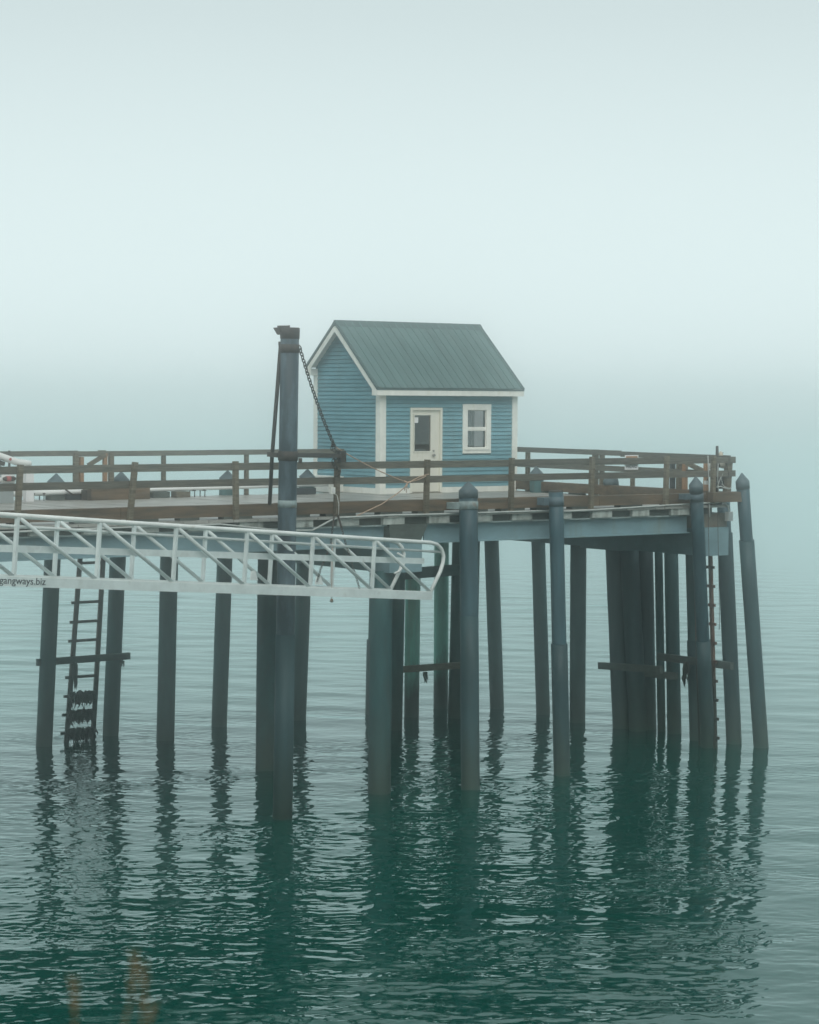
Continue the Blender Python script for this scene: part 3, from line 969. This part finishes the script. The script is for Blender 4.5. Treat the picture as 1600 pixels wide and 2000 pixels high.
side = np.cross(LAT, EZ)
MB().add([p + side * .05 for p in tri] + [p - side * .05 for p in tri], [(0, 1, 2, 3), (7, 6, 5, 4), (0, 4, 5, 1), (1, 5, 6, 2), (2, 6, 7, 3), (3, 7, 4, 0)]).build('top_bracket', 'iron', HC)
MB().beam(bp_ - LAT * .24 + EZ * .07, bp_ + EZ * .075, .10, .05, side).build('top_plate', 'iron', HC)
# side arm to the railing post
ARM = on_y(667, 890, -8.72)
a0 = slide(hat(7.02), LAT, 580)
MB().beam(a0, ARM, .06, .085, np.cross(ARM - a0, EZ)).build('side_arm', 'iron', HC)
MB().tube([a0 - EZ * .10 + LAT * .03, a0 - EZ * .10 + LAT * .10], .05, 10).build('arm_bolt', 'iron', HC)
MB().box(ARM[0] - .07, ARM[0] + .07, ARM[1] - .07, ARM[1] + .07, ARM[2] - .13, ARM[2] + .10).build('arm_head', 'iron', HC)
ll = hat(7.02)
MB().beam(ll - LAT * .17, ll - LAT * .40 + EZ * .02, .08, .09, np.cross(LAT, EZ)).build('pole_clip', 'iron', HC)
sp0 = slide(hat(9.07), LAT, 548); sp1 = slide(np.array([-9.2, -8.68, ZD + .30]), EX, 527)
spm = slide(hat(7.0), LAT, 531.5)
pole = MB().tube([sp0 + EZ * .12, sp0, spm, sp1], [.045, .040, .040, .040], 10).build('guy_pole', 'iron', origin=tuple(sp1))
tag(pole, 'thin dark steel pole propped along the left side of the tall column', 'pole')


def chain(name, label, pts, link=.085, group='chains hanging from the crane column'):
    m = MB()
    P = [np.array(p, float) for p in pts]
    k = 0
    carry = 0.0
    for a, b_ in zip(P[:-1], P[1:]):
        d = b_ - a
        ln = np.linalg.norm(d); d /= ln
        s1 = np.cross(d, FWD); s1 /= np.linalg.norm(s1)
        s2 = np.cross(d, s1)
        t = carry
        while t < ln:
            sd = s1 * math.cos(.6) + s2 * math.sin(.6) if k % 2 == 0 else -s1 * math.sin(.6) + s2 * math.cos(.6)
            m.torus_link(a + d * t, d, sd, link * 1.25, link * .72, link * .11)
            t += link * .92; k += 1
        carry = t - ln
    o = m.build(name, 'iron', origin=tuple(P[0]))
    return tag(o, label, 'chain', group)


def sag(a, b_, drop, n=10):
    return [np.array(a) + (np.array(b_) - np.array(a)) * t - EZ * drop * 4 * t * (1 - t) for t in np.linspace(0, 1, n + 1)]


c0 = slide(hat(9.08), LAT, 585.5)
c1 = on_y(655, 874, -8.75)
chain('chain', 'thick dark chain slanting from the column top to the railing post', sag(c0, c1, .12), .095)
mm = MB()
chain('chain', 'tangled dark chain wrapped down the weathered railing post', [on_y(650, 868, -8.76), on_y(648, 876, -8.78), on_y(656, 882, -8.80), on_y(662, 893, -8.80), on_y(652, 897, -8.80), on_y(650, 905, -8.80), on_y(656, 912, -8.80), on_y(664, 918, -8.80), on_y(662, 926, -8.80), on_y(655, 930, -8.79)], .09)

# ------------------------------------------------------------------ gangway
G = R @ np.array([3400, 280, F]); G /= np.linalg.norm(G)
GH = np.cross(EZ, G); GH /= np.linalg.norm(GH)      # across the gangway, away from the camera
GN = np.cross(G, GH)
GP = np.array([-6.158, -10.292, 4.145])


def gw(s, n, w=0.0): return GP + G * s + GN * n + GH * w


GW = thing('gangway', 'silver aluminium truss gangway with curved handrail end, hanging beside the pier', 'gangway', tuple(gw(-10, 0, .5)))
S0 = -22.9
SP = 1.888
for w in (0.0, 1.0):
    MB().tube([gw(S0, 1.105, w), gw(-.05, 1.105, w), gw(.16, 1.075, w), gw(.32, .99, w), gw(.41, .86, w), gw(.40, .72, w), gw(.33, .55, w), gw(0.02, .10, w)], .040, 12).build('top_rail', 'alu', GW)
    MB().tube([gw(S0, .93, w + (.055 if w < .5 else -.055)), gw(.405, .93, w + (.03 if w < .5 else -.03))], .026, 10).build('mid_rail', 'alu', GW)
    ch = MB().beam(gw(S0, .04, w), gw(.03, .04, w), .11, .155, GH)
    ch.build('bottom_chord', 'aluflat', GW)
    lp = MB().beam(gw(S0, .126, w), gw(-.01, .126, w), .075, .012, GH).build('chord_lip', 'alu', GW)
    k = 0
    s = 0.0
    while s > S0 + .2:
        if s < -.5:
            MB().beam(gw(s, .115, w), gw(s, 1.075, w), .055, .062, G).build('truss_post', 'aluflat', GW)
        s2 = s - SP
        if s2 > S0:
            if s > -11.4:
                MB().tube([gw(s - (.02 if s < -.5 else 0), .13, w), gw(s2 + .05, 1.07, w)], .034, 10).build('diagonal', 'aluflat', GW)
            else:
                MB().tube([gw(s - .03, 1.07, w), gw(s2 + .03, .13, w)], .034, 10).build('diagonal', 'aluflat', GW)
        s = s2
# walkway side plate, slightly steeper than the chords
MB().beam(gw(S0, .40, .10), gw(-.13, .73, .10), .05, .115, GH).build('side_plate', 'aluflat', GW)
# floor between the chords
for k in range(12):
    s = -.3 - k * SP
    MB().beam(gw(s, .03, .06), gw(s, .03, .94), .07, .08, G).build('cross_member', 'aluflat', GW)
fl = MB()
for k in range(9):
    fl.beam(gw(S0, .085, .10 + k * .1), gw(-.05, .085, .10 + k * .1), .045, .02, GH)
fl.build('floor_bars', 'aluflat', GW)
MB().tube([gw(.12, .86, .94), gw(.30, .80, .94), gw(.36, .66, .94), gw(.22, .50, .94), gw(.05, .45, .94)], .022, 8).build('end_loop', 'alu', GW)
MB().prism([(0, 0)] * 3, 0, 0, 0) if False else None
lug = MB()
for px0, px1, py0, py1 in ((616, 631, 1126, 1142), (489, 503, 1115, 1133)):
    d0 = ray(px0, py1); d1 = ray(px1, py1); d2 = ray((px0 + px1) / 2 + 2, py0); d3 = ray((px0 + px1) / 2 - 5, py0)
    tri = [CAM + d * (((GP + GH * .93 - CAM) @ GH) / (d @ GH)) for d in (d0, d1, d2, d3)]
    MB().add([p - GH * .012 for p in tri] + [p + GH * .012 for p in tri], [(0, 1, 2, 3), (7, 6, 5, 4), (0, 4, 5, 1), (1, 5, 6, 2), (2, 6, 7, 3), (3, 7, 4, 0)]).build('lifting_lug', 'alu', GW)
# lettering on the near chord
fc = bpy.data.curves.new('lettering', 'FONT')
fc.body = 'gangways.biz'
fc.size = 0.205
fc.extrude = 0.002
fc.space_character = 1.0
fo = bpy.data.objects.new('lettering_curve', fc)
COL.objects.link(fo)
dg = bpy.context.evaluated_depsgraph_get()
tm = bpy.data.meshes.new_from_object(fo.evaluated_get(dg))
bpy.data.objects.remove(fo)
xs = [v.co.x for v in tm.vertices]
x_off, width = min(xs), max(xs) - min(xs)
tgt0, tgt1 = -11.69, -10.67
for v in tm.vertices:
    q = gw(tgt0 + (v.co.x - x_off) / width * (tgt1 - tgt0), .005 + v.co.y * .80, -.0585 - v.co.z) - world_loc(GW)
    v.co = q
tm.materials.append(MT['ink'])
lo = bpy.data.objects.new('lettering', tm)
COL.objects.link(lo); lo.parent = GW


def gpx(px, py, w):
    """point of the gangway's upright plane at breadth w under a photo pixel"""
    d = ray(px, py)
    return CAM + d * (((GP + GH * w - CAM) @ GH) / (d @ GH))


chain('chain', 'thin chain from the railing post to the far gangway lug', [on_y(653, 1006, -8.74), gpx(650, 1030, .9), gpx(646, 1062, .9), gpx(638, 1085, .9), gpx(627, 1110, .9), gpx(620, 1134, .9)], .055)
chain('chain', 'thin chain from the railing post to the near gangway chord', [on_y(660, 1006, -8.74), gpx(667, 1030, .45), gpx(675, 1060, .3), gpx(683, 1085, .2), gpx(691, 1112, .12), gpx(702, 1148, .06)], .055)

# ------------------------------------------------------------------ ladders, braces, kelp


def kelp(label, pts, spread, length, n=26, cat='seaweed'):
    m = MB()
    for k in range(n):
        t = random.random()
        p = np.array(pts[0]) + (np.array(pts[1]) - np.array(pts[0])) * t + RNG.normal(0, .02, 3)
        ln = length * random.uniform(.35, 1.0)
        q = [p, p - EZ * ln * .35 + RNG.normal(0, spread, 3) * .5, p - EZ * ln * .7 + RNG.normal(0, spread, 3), p - EZ * ln + RNG.normal(0, spread, 3)]
        m.tube(q, [.022, .026, .018, .004], 4)
    o = m.build('kelp', 'kelp', origin=tuple(pts[0]))
    return tag(o, label, cat, 'kelp hanging on ladders and braces')


YL = 1.28
LD = thing('ladder', 'rust brown ladder with kelp hung rungs, left under the pier', 'ladder', tuple(on_y(152, 1440, YL)), 'ladders under the pier')
la = [on_y(157, 1085, YL), on_y(127, 1452, YL)]
lb = [on_y(202, 1085, YL), on_y(179, 1450, YL)]
for a, b_ in (la, lb):
    MB().beam(a, b_ - EZ * .4, .105, .06, EX).build('side_rail', 'rust', LD)
for i, py in enumerate([1100, 1139, 1177, 1215, 1252, 1290, 1323, 1360, 1396, 1432]):
    t = (py - 1085) / 367
    p = la[0] + (la[1] - la[0]) * t; q = lb[0] + (lb[1] - lb[0]) * t
    q = q + EZ * (p[2] - q[2])
    d = (q - p) / np.linalg.norm(q - p)
    MB().beam(p - d * .13, q + d * .05, .05, .065, EY).build('rung', 'rust', LD)
    if i in (7, 8, 9):
        kelp('thick black kelp hanging from the %s of the left ladder' % ('third rung above the water' if i == 7 else 'second rung above the water' if i == 8 else 'lowest rung, at the water'), (p - EY * .06 + EZ * .08, q - EY * .06 + EZ * .08), .035, .33, 120)


def cross(label, a, b_, w=.07, h=.17, m='darkwood'):
    a, b_ = np.array(a, float), np.array(b_, float)
    o = MB().beam(a, b_, w, h, np.cross(b_ - a, EZ)).build('cross_brace', m, origin=tuple((a + b_) / 2))
    return tag(o, label, 'brace', 'horizontal braces bolted across the piles')


cross('dark timber brace bolted across the left ladder and two cone topped piles', on_y(72, 1294, 1.05), on_y(253, 1281, 1.05), .09, .16)
kelp('thin kelp hanging from the brace beside the ladder side rail', (on_y(143, 1297, .98), on_y(149, 1297, .98)), .015, .62, 16)
kelp('wisp of kelp under the right end of the left brace', (on_y(235, 1290, .98), on_y(238, 1290, .98)), .01, .22, 4)
MBz = on_z(771, 1425, 0)[1]
cross('brown low brace across the two green piles', on_y(776, 1308, MBz + .0), on_y(906, 1299, MBz + .0), .09, .16, 'wood')
kelp('thin weed hanging under the brace between the green piles', (on_y(825, 1312, MBz - .06), on_y(834, 1312, MBz - .06)), .02, .30, 7)
cross('dark high beam just behind the curved handrail end of the gangway', on_y(762, 1123, MBz - .05), on_y(905, 1112, MBz - .05), .10, .27, 'pile')
cross('dark end brace running past the crowded piles to the stepped pile', on_x(1285, 1282, 3.95), on_x(1430, 1301, 3.95), .10, .17)
cross('stub of dark brace poking out left of the crowded piles', on_x(1171, 1300, 3.35), on_x(1292, 1308, 3.35), .10, .165)
cross('second lower brace among the crowded piles', on_x(1262, 1315, 3.75), on_x(1322, 1321, 3.75), .10, .16)
kelp('long black kelp strand left of the corner fender pile', (on_x(1337, 1296, 3.80), on_x(1341, 1296, 3.80)), .022, .62, 22)

XL2 = 3.86
LD2 = thing('ladder', 'narrow red rusted ladder seen edge on behind the right corner fender', 'ladder', tuple(on_x(1395, 1440, XL2)), 'ladders under the pier')
r_a = [on_x(1387, 1060, XL2), on_x(1398, 1440, XL2)]
r_b = [on_x(1358, 1060, XL2), on_x(1369, 1440, XL2)]
for a, b_ in (r_a, r_b):
    MB().beam(a, b_ - EZ * .3, .07, .08, EX).build('side_rail', 'rust', LD2)
for k in range(10):
    py = 1108 + k * 37
    t = (py - 1060) / 380
    p = r_a[0] + (r_a[1] - r_a[0]) * t; q = r_b[0] + (r_b[1] - r_b[0]) * t
    q = q + EZ * (p[2] - q[2])
    d = (p - q) / np.linalg.norm(p - q)
    MB().beam(q - d * .02, p + d * .11, .05, .065, EX).build('rung', 'rust', LD2)

# ------------------------------------------------------------------ conduit, boxes, lamps, signs, ropes
cy = YE - 0.125
cpts = [on_y(610, 1036, cy), on_y(645, 1017, cy)] + [on_y(px, py, cy) for px, py in ((662, 1011), (700, 1009), (770, 1006), (830, 1005), (900, 1003), (980, 1000), (1060, 998), (1110, 998.5), (1160, 996), (1240, 991), (1300, 987), (1372, 983), (1400, 981.5), (1410, 979.5), (1418, 984), (1423, 992), (1424, 998))]
o = MB().tube([on_y(0, 1040, cy), on_y(250, 1030, cy), on_y(430, 1024, cy), on_y(545, 1036, cy)] + cpts[:0] + cpts, .020, 8).build('conduit', 'conduit', origin=tuple(cpts[5]))
tag(o, 'pale conduit pipe running along the pier edge below the kerb', 'conduit')
jb = on_y(1424, 1008, cy)
JB = thing('junction_box', 'small pale junction box at the end of the conduit near the corner', 'junction box', tuple(jb))
MB().box(jb[0] - .06, jb[0] + .08, jb[1] - .05, jb[1] + .07, jb[2] - .11, jb[2] + .10).build('box', 'conduit', JB)
MB().box(jb[0] - .05, jb[0] + .07, jb[1] - .058, jb[1] - .0505, jb[2] - .10, jb[2] + .09).build('lid', 'greyplastic', JB)
MB().tube([on_y(1404, 981, cy), on_y(1404, 960, cy), on_y(1402, 930, cy), on_y(1403, 905, cy)], .010, 6).build('wire', 'conduit', JB)

eb = on_y(649.5, 958, YE - .11)
EB = thing('outlet_box', 'small white electrical box on the left of the weathered post', 'electrical box', tuple(eb))
MB().box(eb[0] - .055, eb[0] + .045, eb[1] - .04, eb[1] + .03, eb[2] - .065, eb[2] + .065).build('box', 'white', EB)
MB().box(eb[0] - .035, eb[0] + .025, eb[1] - .048, eb[1] - .0405, eb[2] - .045, eb[2] + .045).build('cover', 'pvc', EB)
MB().tube([eb + np.array([.03, .0, -.06]), eb + np.array([.10, -.02, -.10]), on_y(662, 985, YE - .115), on_y(661, 1012, YE - .115)], .007, 6).build('cable', 'pvc', EB)

# hazard sign behind the near top rail
sg = on_y(1234, 902, YE + .06)
SG = thing('hazard_sign', 'small white hazard sign with orange top fixed behind the near rail', 'sign', tuple(sg))
s0 = on_y(1221, 889, YE + .06); s1 = on_y(1247, 917, YE + .06)
MB().box(s0[0], s1[0], s0[1], s0[1] + .012, s1[2], s0[2]).build('board', 'paper', SG)
MB().box(s0[0] + .03, s1[0] - .03, s0[1] - .004, s0[1] - .0005, s0[2] - .13, s0[2] - .022).build('header', 'orange', SG)
fc = bpy.data.curves.new('hazard_word', 'FONT'); fc.body = 'HAZARD'; fc.size = .1; fc.extrude = .001
fo = bpy.data.objects.new('hazard_word_curve', fc); COL.objects.link(fo)
dg = bpy.context.evaluated_depsgraph_get()
tm = bpy.data.meshes.new_from_object(fo.evaluated_get(dg)); bpy.data.objects.remove(fo)
xs = [v.co.x for v in tm.vertices]; xm, wd = min(xs), max(xs) - min(xs)
wl = world_loc(SG)
z_txt = on_y(1234, 914, YE + .06)[2]
for v in tm.vertices:
    fx = (v.co.x - xm) / wd
    v.co = (s0[0] + .045 + fx * (s1[0] - s0[0] - .09) - wl[0], s0[1] - .003 - v.co.z - wl[1], z_txt + v.co.y * 1.0 - wl[2])
tm.materials.append(MT['ink'])
lo = bpy.data.objects.new('lettering', tm); COL.objects.link(lo); lo.parent = SG

# ropes
RY = YE - .12
o = MB().tube(sag(on_y(654, 872, RY), on_y(795, 942, RY), .05) + [on_y(815, 938, RY), on_y(832, 930, RY)], .011, 6).build('rope', 'rope', origin=tuple(on_y(795, 942, RY)))
tag(o, 'faded pink rope running from the post chain to the railing knot', 'rope', 'faded ropes tied on the railing')
o = MB().tube([on_y(838, 926, RY), on_y(820, 931, RY), on_y(799, 942, RY), on_y(793, 950, RY), on_y(775, 965, RY), on_y(745, 985, RY), on_y(700, 1006, RY), on_y(688, 1012, RY)], .011, 6).build('rope', 'rope', origin=tuple(on_y(799, 942, RY)))
tag(o, 'faded pink rope drooping from the railing knot down to the kerb', 'rope', 'faded ropes tied on the railing')
k_ = MB().tube([on_y(790, 940, RY), on_y(796, 943, RY), on_y(802, 941, RY)], .022, 6)
for px, py in ((790, 958), (794, 962), (798, 955)):
    k_.tube([on_y(796, 943, RY), on_y((px + 796) / 2 - 2, 950, RY - .02), on_y(px, py, RY)], .009, 5)
o = k_.build('rope_knot', 'rope', origin=tuple(on_y(796, 943, RY)))
tag(o, 'frayed knot where the two pink ropes meet in front of the door', 'knot')
fl0 = gw(-3.42, 1.0, .5)
lnb = gpx(648, 1172, .5)
o = MB().tube([gpx(649, 1060, .5), gpx(648.5, 1120, .5), lnb], .007, 5)
o.tube([lnb + EZ * .03, lnb + EZ * .015, lnb - EZ * .03, lnb - EZ * .05], [.008, .03, .035, .010], 8)
o = o.build('hanging_line', 'rope', origin=tuple(lnb))
tag(o, 'thin line with a small red weight dangling below the gangway', 'line')
for px, y0_, y1_, lab in ((1386, 960, 1205, 'thin cord hanging beside the red ladder at the corner'), (1405, 1000, 1230, 'thin frayed cord hanging left of the stepped pile')):
    o = MB().tube([on_y(px - 3, y0_, YE - .16), on_y(px - 1, (y0_ + y1_) / 2, YE - .16), on_y(px + 1, y1_ - 20, YE - .16), on_y(px, y1_, YE - .16)], .007, 5).build('cord', 'iron', origin=tuple(on_y(px, y1_, YE - .16)))
    tag(o, lab, 'cord')

# corner clutter
cyy = -8.35
LP = thing('mast_lamp', 'short dark mast with cream lamp at the end corner of the railing', 'lamp', tuple(on_y(1401, 960, cyy)))
MB().tube([on_y(1400.5, 960, cyy), on_y(1401, 893, cyy), on_y(1401, 871, cyy)], [.045, .038, .032], 10).build('mast', 'iron', LP)
lc = on_y(1408, 886, cyy)
MB().tube([lc - EZ * .055, lc - EZ * .02, lc + EZ * .03, lc + EZ * .055], [.06, .06, .035, .012], 12).build('lamp_head', 'cream', LP)
MB().tube([lc + EZ * .0 + EX * .04, lc + EX * .075 + EZ * .02], .012, 8).build('nut', 'iron', LP)
hc = on_y(1411, 909, cyy - .05)
HL = thing('horn_speaker', 'pale horn shaped floodlight behind the corner post', 'floodlight', tuple(hc))
MB().tube([hc - EX * .13, hc - EX * .05, hc + EX * .11], [.03, .055, .085], 14).build('horn', 'cream', HL)
MB().tube([hc - EX * .15, hc - EX * .12], .06, 12).build('back_can', 'iron', HL)
h2 = on_y(1388, 909, cyy - .02)
HL2 = thing('bulkhead_lamp', 'small white lamp housing left of the corner post', 'lamp', tuple(h2))
MB().tube([h2 - EZ * .09, h2 - EZ * .06, h2 + EZ * .06, h2 + EZ * .08], [.025, .045, .05, .03], 12).build('globe', 'pvc', HL2)
MB().tube([h2 + EZ * .08, h2 + EZ * .12], .035, 10).build('cap', 'iron', HL2)
sw = on_y(1381, 943, cyy)
SW = thing('switch_box', 'small white switch box on the fresh wood post near the corner', 'switch box', tuple(sw))
MB().box(sw[0] - .055, sw[0] + .045, sw[1] - .04, sw[1] + .04, sw[2] - .04, sw[2] + .05).build('box', 'pvc', SW)
MB().tube([sw + EZ * .05, sw + EZ * .09 + EX * .03, sw + EZ * .09 + EX * .05], .012, 6).build('hook', 'iron', SW)
MB().tube([on_y(1383, 890, YE - .02), on_y(1384, 920, YE - .02), on_y(1385, 948, YE - .02), on_y(1386, 985, YE - .11), on_y(1386.5, 1010, YE - .13)], .014, 6).build('conduit', 'conduit', SW)
bg = on_y(1407, 940, cyy)
tarp = MB()
rr = random.Random(3)
ring = []
for k in range(6):
    zz = -.17 + k * .068
    w_ = [.15, .165, .16, .14, .10, .05][k]
    ring.append([(bg[0] + w_ * math.cos(t) * (1 + rr.uniform(-.12, .12)), bg[1] + w_ * .6 * math.sin(t) * (1 + rr.uniform(-.12, .12)), bg[2] + zz) for t in np.linspace(0, 2 * math.pi, 11)[:-1]])
vs = [p for r_ in ring for p in r_]
fs = [(k * 10 + j, k * 10 + (j + 1) % 10, (k + 1) * 10 + (j + 1) % 10, (k + 1) * 10 + j) for k in range(5) for j in range(10)] + [tuple(range(50, 60)), tuple(reversed(range(10)))]
tag(tarp.add(vs, fs, True).build('tarpaulin_bundle', 'bag', origin=tuple(bg)), 'dark tarpaulin bundle tied to the rail at the right corner', 'bundle')
wires = MB()
for a, b_, c_ in (((1400, 952), (1412, 925), (1411, 930)), ((1402, 950), (1408, 932), (1413, 948)), ((1410, 945), (1416, 951), (1428, 954))):
    wires.tube([on_y(*a, cyy - .22), on_y(*b_, cyy - .24), on_y(*c_, cyy - .22)], .010, 5)
wires.tube([on_y(1400, 952, -8.78), on_y(1408, 950, -8.80), on_y(1416, 953, -8.88), on_y(1424, 955, -8.88), on_y(1429, 952, -8.88)], .013, 6)
tag(wires.build('cable_tangle', 'conduit', origin=tuple(on_y(1408, 940, cyy - .2))), 'tangle of pale cables looped at the right corner post', 'cable')

# ------------------------------------------------------------------ things on the far left of the deck
YP = 0.72
pl = MB().tube([on_y(-150, 970, YP), on_y(41, 963.5, YP), on_y(178, 960, YP), on_y(420, 952.5, YP), on_y(640, 946, YP)], [.078, .074, .060, .052, .050], 14).build('pipe', 'pvc', origin=tuple(on_y(178, 960, YP)))
tag(pl, 'long white pipe lying on blocks along the far side of the deck', 'pipe')
o = MB().tube([on_y(128, 956, YP - .12), on_y(142, 966, YP - .12), on_y(190, 965, YP - .12)], .02, 8).build('hose', 'iron', origin=tuple(on_y(142, 966, YP - .12)))
tag(o, 'dark hose lying against the white pipe on the deck', 'hose')
for i, (x0, x1, y0, y1, m_, lab) in enumerate(((94, 122, 968, 979, 'darkwood', 'dark brown block under the white pipe, nearest the cone topped pile'), (126, 160, 965, 977, 'bag', 'black block under the white pipe beside the brown timber box'),
                                              (295, 327, 961, 971, 'darkwood', 'low dark block under the pipe just right of the timber box'), (340, 366, 960, 969, 'wood', 'brown block under the pipe farther right of the timber box'),
                                              (575, 612, 953, 962, 'bag', 'dark block under the pipe near the house corner'))):
    a = on_y(x0, y0, YP); b_ = on_y(x1, y1, YP)
    t = MB().box(a[0], b_[0], YP - .12, YP + .14, ZD + .004, max(a[2], ZD + .10)).build('support_block', m_, origin=(a[0], YP, ZD))
    tag(t, lab, 'block', 'blocks carrying the white pipe')
for i, (px, lab) in enumerate(((62, 'thin steel stand under the left end of the white pipe'), (82, 'thin steel stand next to the brown block under the pipe'), (376, 'thin steel stand under the pipe between box and house, left one'), (396, 'thin steel stand under the pipe between box and house, right one'))):
    p = on_y(px, 972, YP)
    m = MB().tube([(p[0], YP - .10, ZD + .002), (p[0], YP - .10, ZD + .17)], .012, 6).tube([(p[0], YP + .12, ZD + .002), (p[0], YP + .12, ZD + .17)], .012, 6)
    m.beam((p[0], YP - .14, ZD + .16), (p[0], YP + .16, ZD + .16), .03, .03)
    tag(m.build('pipe_stand', 'iron', origin=(p[0], YP, ZD)), lab, 'stand', 'stands carrying the white pipe')
a = on_y(178, 953, .25); b_ = on_y(293, 976, .25)
BX = thing('timber_box', 'long brown timber box lying on the deck behind the near railing', 'timber', ((a[0] + b_[0]) / 2, .4, ZD))
piece('timber', 'curb', BX, a[0], b_[0], .25, .44, ZD + .004, a[2] - .02)
piece('timber', 'wood', BX, a[0] + .02, b_[0] - .01, .45, .70, ZD + .004, a[2] - .03)
piece('lid_board', 'oldwood', BX, a[0] + .05, b_[0] - .25, .24, .50, a[2] - .018, a[2])
MB().box(a[0] - .12, a[0] - .01, .22, .50, ZD + .003, a[2] - .05).build('end_bracket', 'iron', BX)

# white jib arm that reaches in from the left, with its drum
YJ = -0.2
JB_ = thing('jib_arm', 'white tubular jib arm with a red dot entering from the left edge', 'jib arm', tuple(on_y(10, 970, YJ)))
MB().tube([on_y(-160, 838, YJ), on_y(0, 891, YJ), on_y(22, 898.5, YJ), on_y(33, 902.5, YJ), on_y(44, 904, YJ), on_y(57, 905, YJ), on_y(60, 905, YJ)], [.085, .080, .078, .078, .076, .070, .05], 16).build('arm', 'pvc', JB_)
rd = on_y(20.5, 897, YJ - .085)
MB().tube([rd, rd - FWD * .012], .030, 14).build('red_dot', 'red', JB_)
MB().box(*(lambda p: (p[0] - .07, p[0] + .06, YJ - .05, YJ + .05, ZD + .01, p[2]))(on_y(-4, 893, YJ))).build('stand', 'greyplastic', JB_)
MB().beam(on_y(-30, 896, YJ - .06), on_y(8, 906, YJ - .06), .08, .09, EY).build('ram', 'iron', JB_)
dr = on_y(4, 936, YJ + .05)
DR = thing('winch_drum', 'pale drum with a red and black reel under the jib arm', 'winch', tuple((dr[0], YJ, ZD)))
MB().tube([dr - EX * .45, dr + EX * .28], .11, 16).build('drum', 'pvc', DR)
rl = on_y(18, 935, YJ - .12)
MB().tube([rl - EX * .15, rl - EX * .08, rl + EX * .10, rl + EX * .16], [.03, .055, .055, .03], 12).build('reel', 'iron', DR)
MB().tube([rl - EX * .075, rl + EX * .03], .060, 12).build('reel_grip', 'red', DR)
MB().box(dr[0] - .40, dr[0] + .25, YJ - .02, YJ + .14, ZD + .004, dr[2] - .09).build('cradle', 'greyplastic', DR)
pb = on_y(55.5, 934, .3)
tag(MB().box(pb[0] - .10, pb[0] + .10, .22, .38, ZD + .003, pb[2] + .16).build('pale_bin', 'paper', origin=(pb[0], .3, ZD)), 'pale upright box behind the leftmost railing post', 'box')
mp_ = on_y(18, 880, .95)
tag(MB().tube([(mp_[0], .95, ZD + .002), (mp_[0], .95, mp_[2])], .028, 10).build('slim_post', 'iron', origin=(mp_[0], .95, ZD)), 'slim dark post rising above the far railing at the left edge', 'post')
# low white locker against the rear of the gable wall
lk0, lk1 = 1.55, 2.86
LK = thing('deck_locker', 'low white locker against the gable wall behind the weathered post', 'locker', (-.3, 2.2, ZD))
MB().box(-.50, -.045, lk0, lk1, ZD + .004, ZD + .36).build('body', 'white', LK)
MB().box(-.53, -.040, lk0 - .02, lk1 + .02, ZD + .362, ZD + .40).build('lid', 'white', LK)

# ------------------------------------------------------------------ dry reeds on the bank, close to the camera
RG = 'dry reeds in front of the water'


def reed(label, pts, d):
    P = []
    for (px, py, k) in pts:
        r_ = ray(px, py); P.append(CAM + r_ / F * (d + k))
    foot = P[0] - EZ * .9 + FWD * -.1
    o = MB().tube([foot] + P, [.0011] + [.0011 - .0006 * i / (len(P) - 1) for i in range(len(P))], 6)
    for i in range(1, len(P)):                       # short husks along the seed head
        q = P[i]
        if i >= len(P) - 3:
            for s_ in (-1, 1):
                o.tube([q, q + EZ * .02 + LAT * s_ * .004], [.0013, .0006], 4)
    o = o.build('reed', 'reed', origin=tuple(foot))
    tag(o, label, 'reed', RG)


reed('blurred dry reed bending left, middle of the close clump', [(236, 2030, 0), (247, 1985, 0), (258, 1945, 0), (263, 1915, 0), (262, 1890, 0)], 2.4)
reed('blurred upright dry reed on the right of the close clump', [(276, 2030, 0), (280, 1980, 0), (283, 1940, 0), (281, 1912, 0)], 2.4)
reed('faint lone dry reed left of the close clump', [(144, 2020, 0), (146, 1985, 0), (146, 1955, 0), (142, 1940, 0)], 2.4)
reed('short dry reed tip at the bottom edge right of the clump', [(282, 2030, 0), (292, 2000, 0), (302, 1985, 0)], 2.9)

# ------------------------------------------------------------------ haze
hz = MB().box(-3600, 3600, -3600, 3600, -1.0 - .4, 13.4).build('haze', MT['paper'])
hz['kind'] = 'stuff'
hm = bpy.data.materials.new('fog')
hm.use_nodes = True
ht = hm.node_tree
ht.nodes.clear()
ho = ht.nodes.new('ShaderNodeOutputMaterial')
pv = ht.nodes.new('ShaderNodeVolumePrincipled')
pv.inputs['Color'].default_value = (0.999, 1.0, 1.0, 1)
pv.inputs['Density'].default_value = 0.0054
pv.inputs['Anisotropy'].default_value = 0.984
ht.links.new(pv.outputs[0], ho.inputs['Volume'])
hz.data.materials.clear()
hz.data.materials.append(hm)
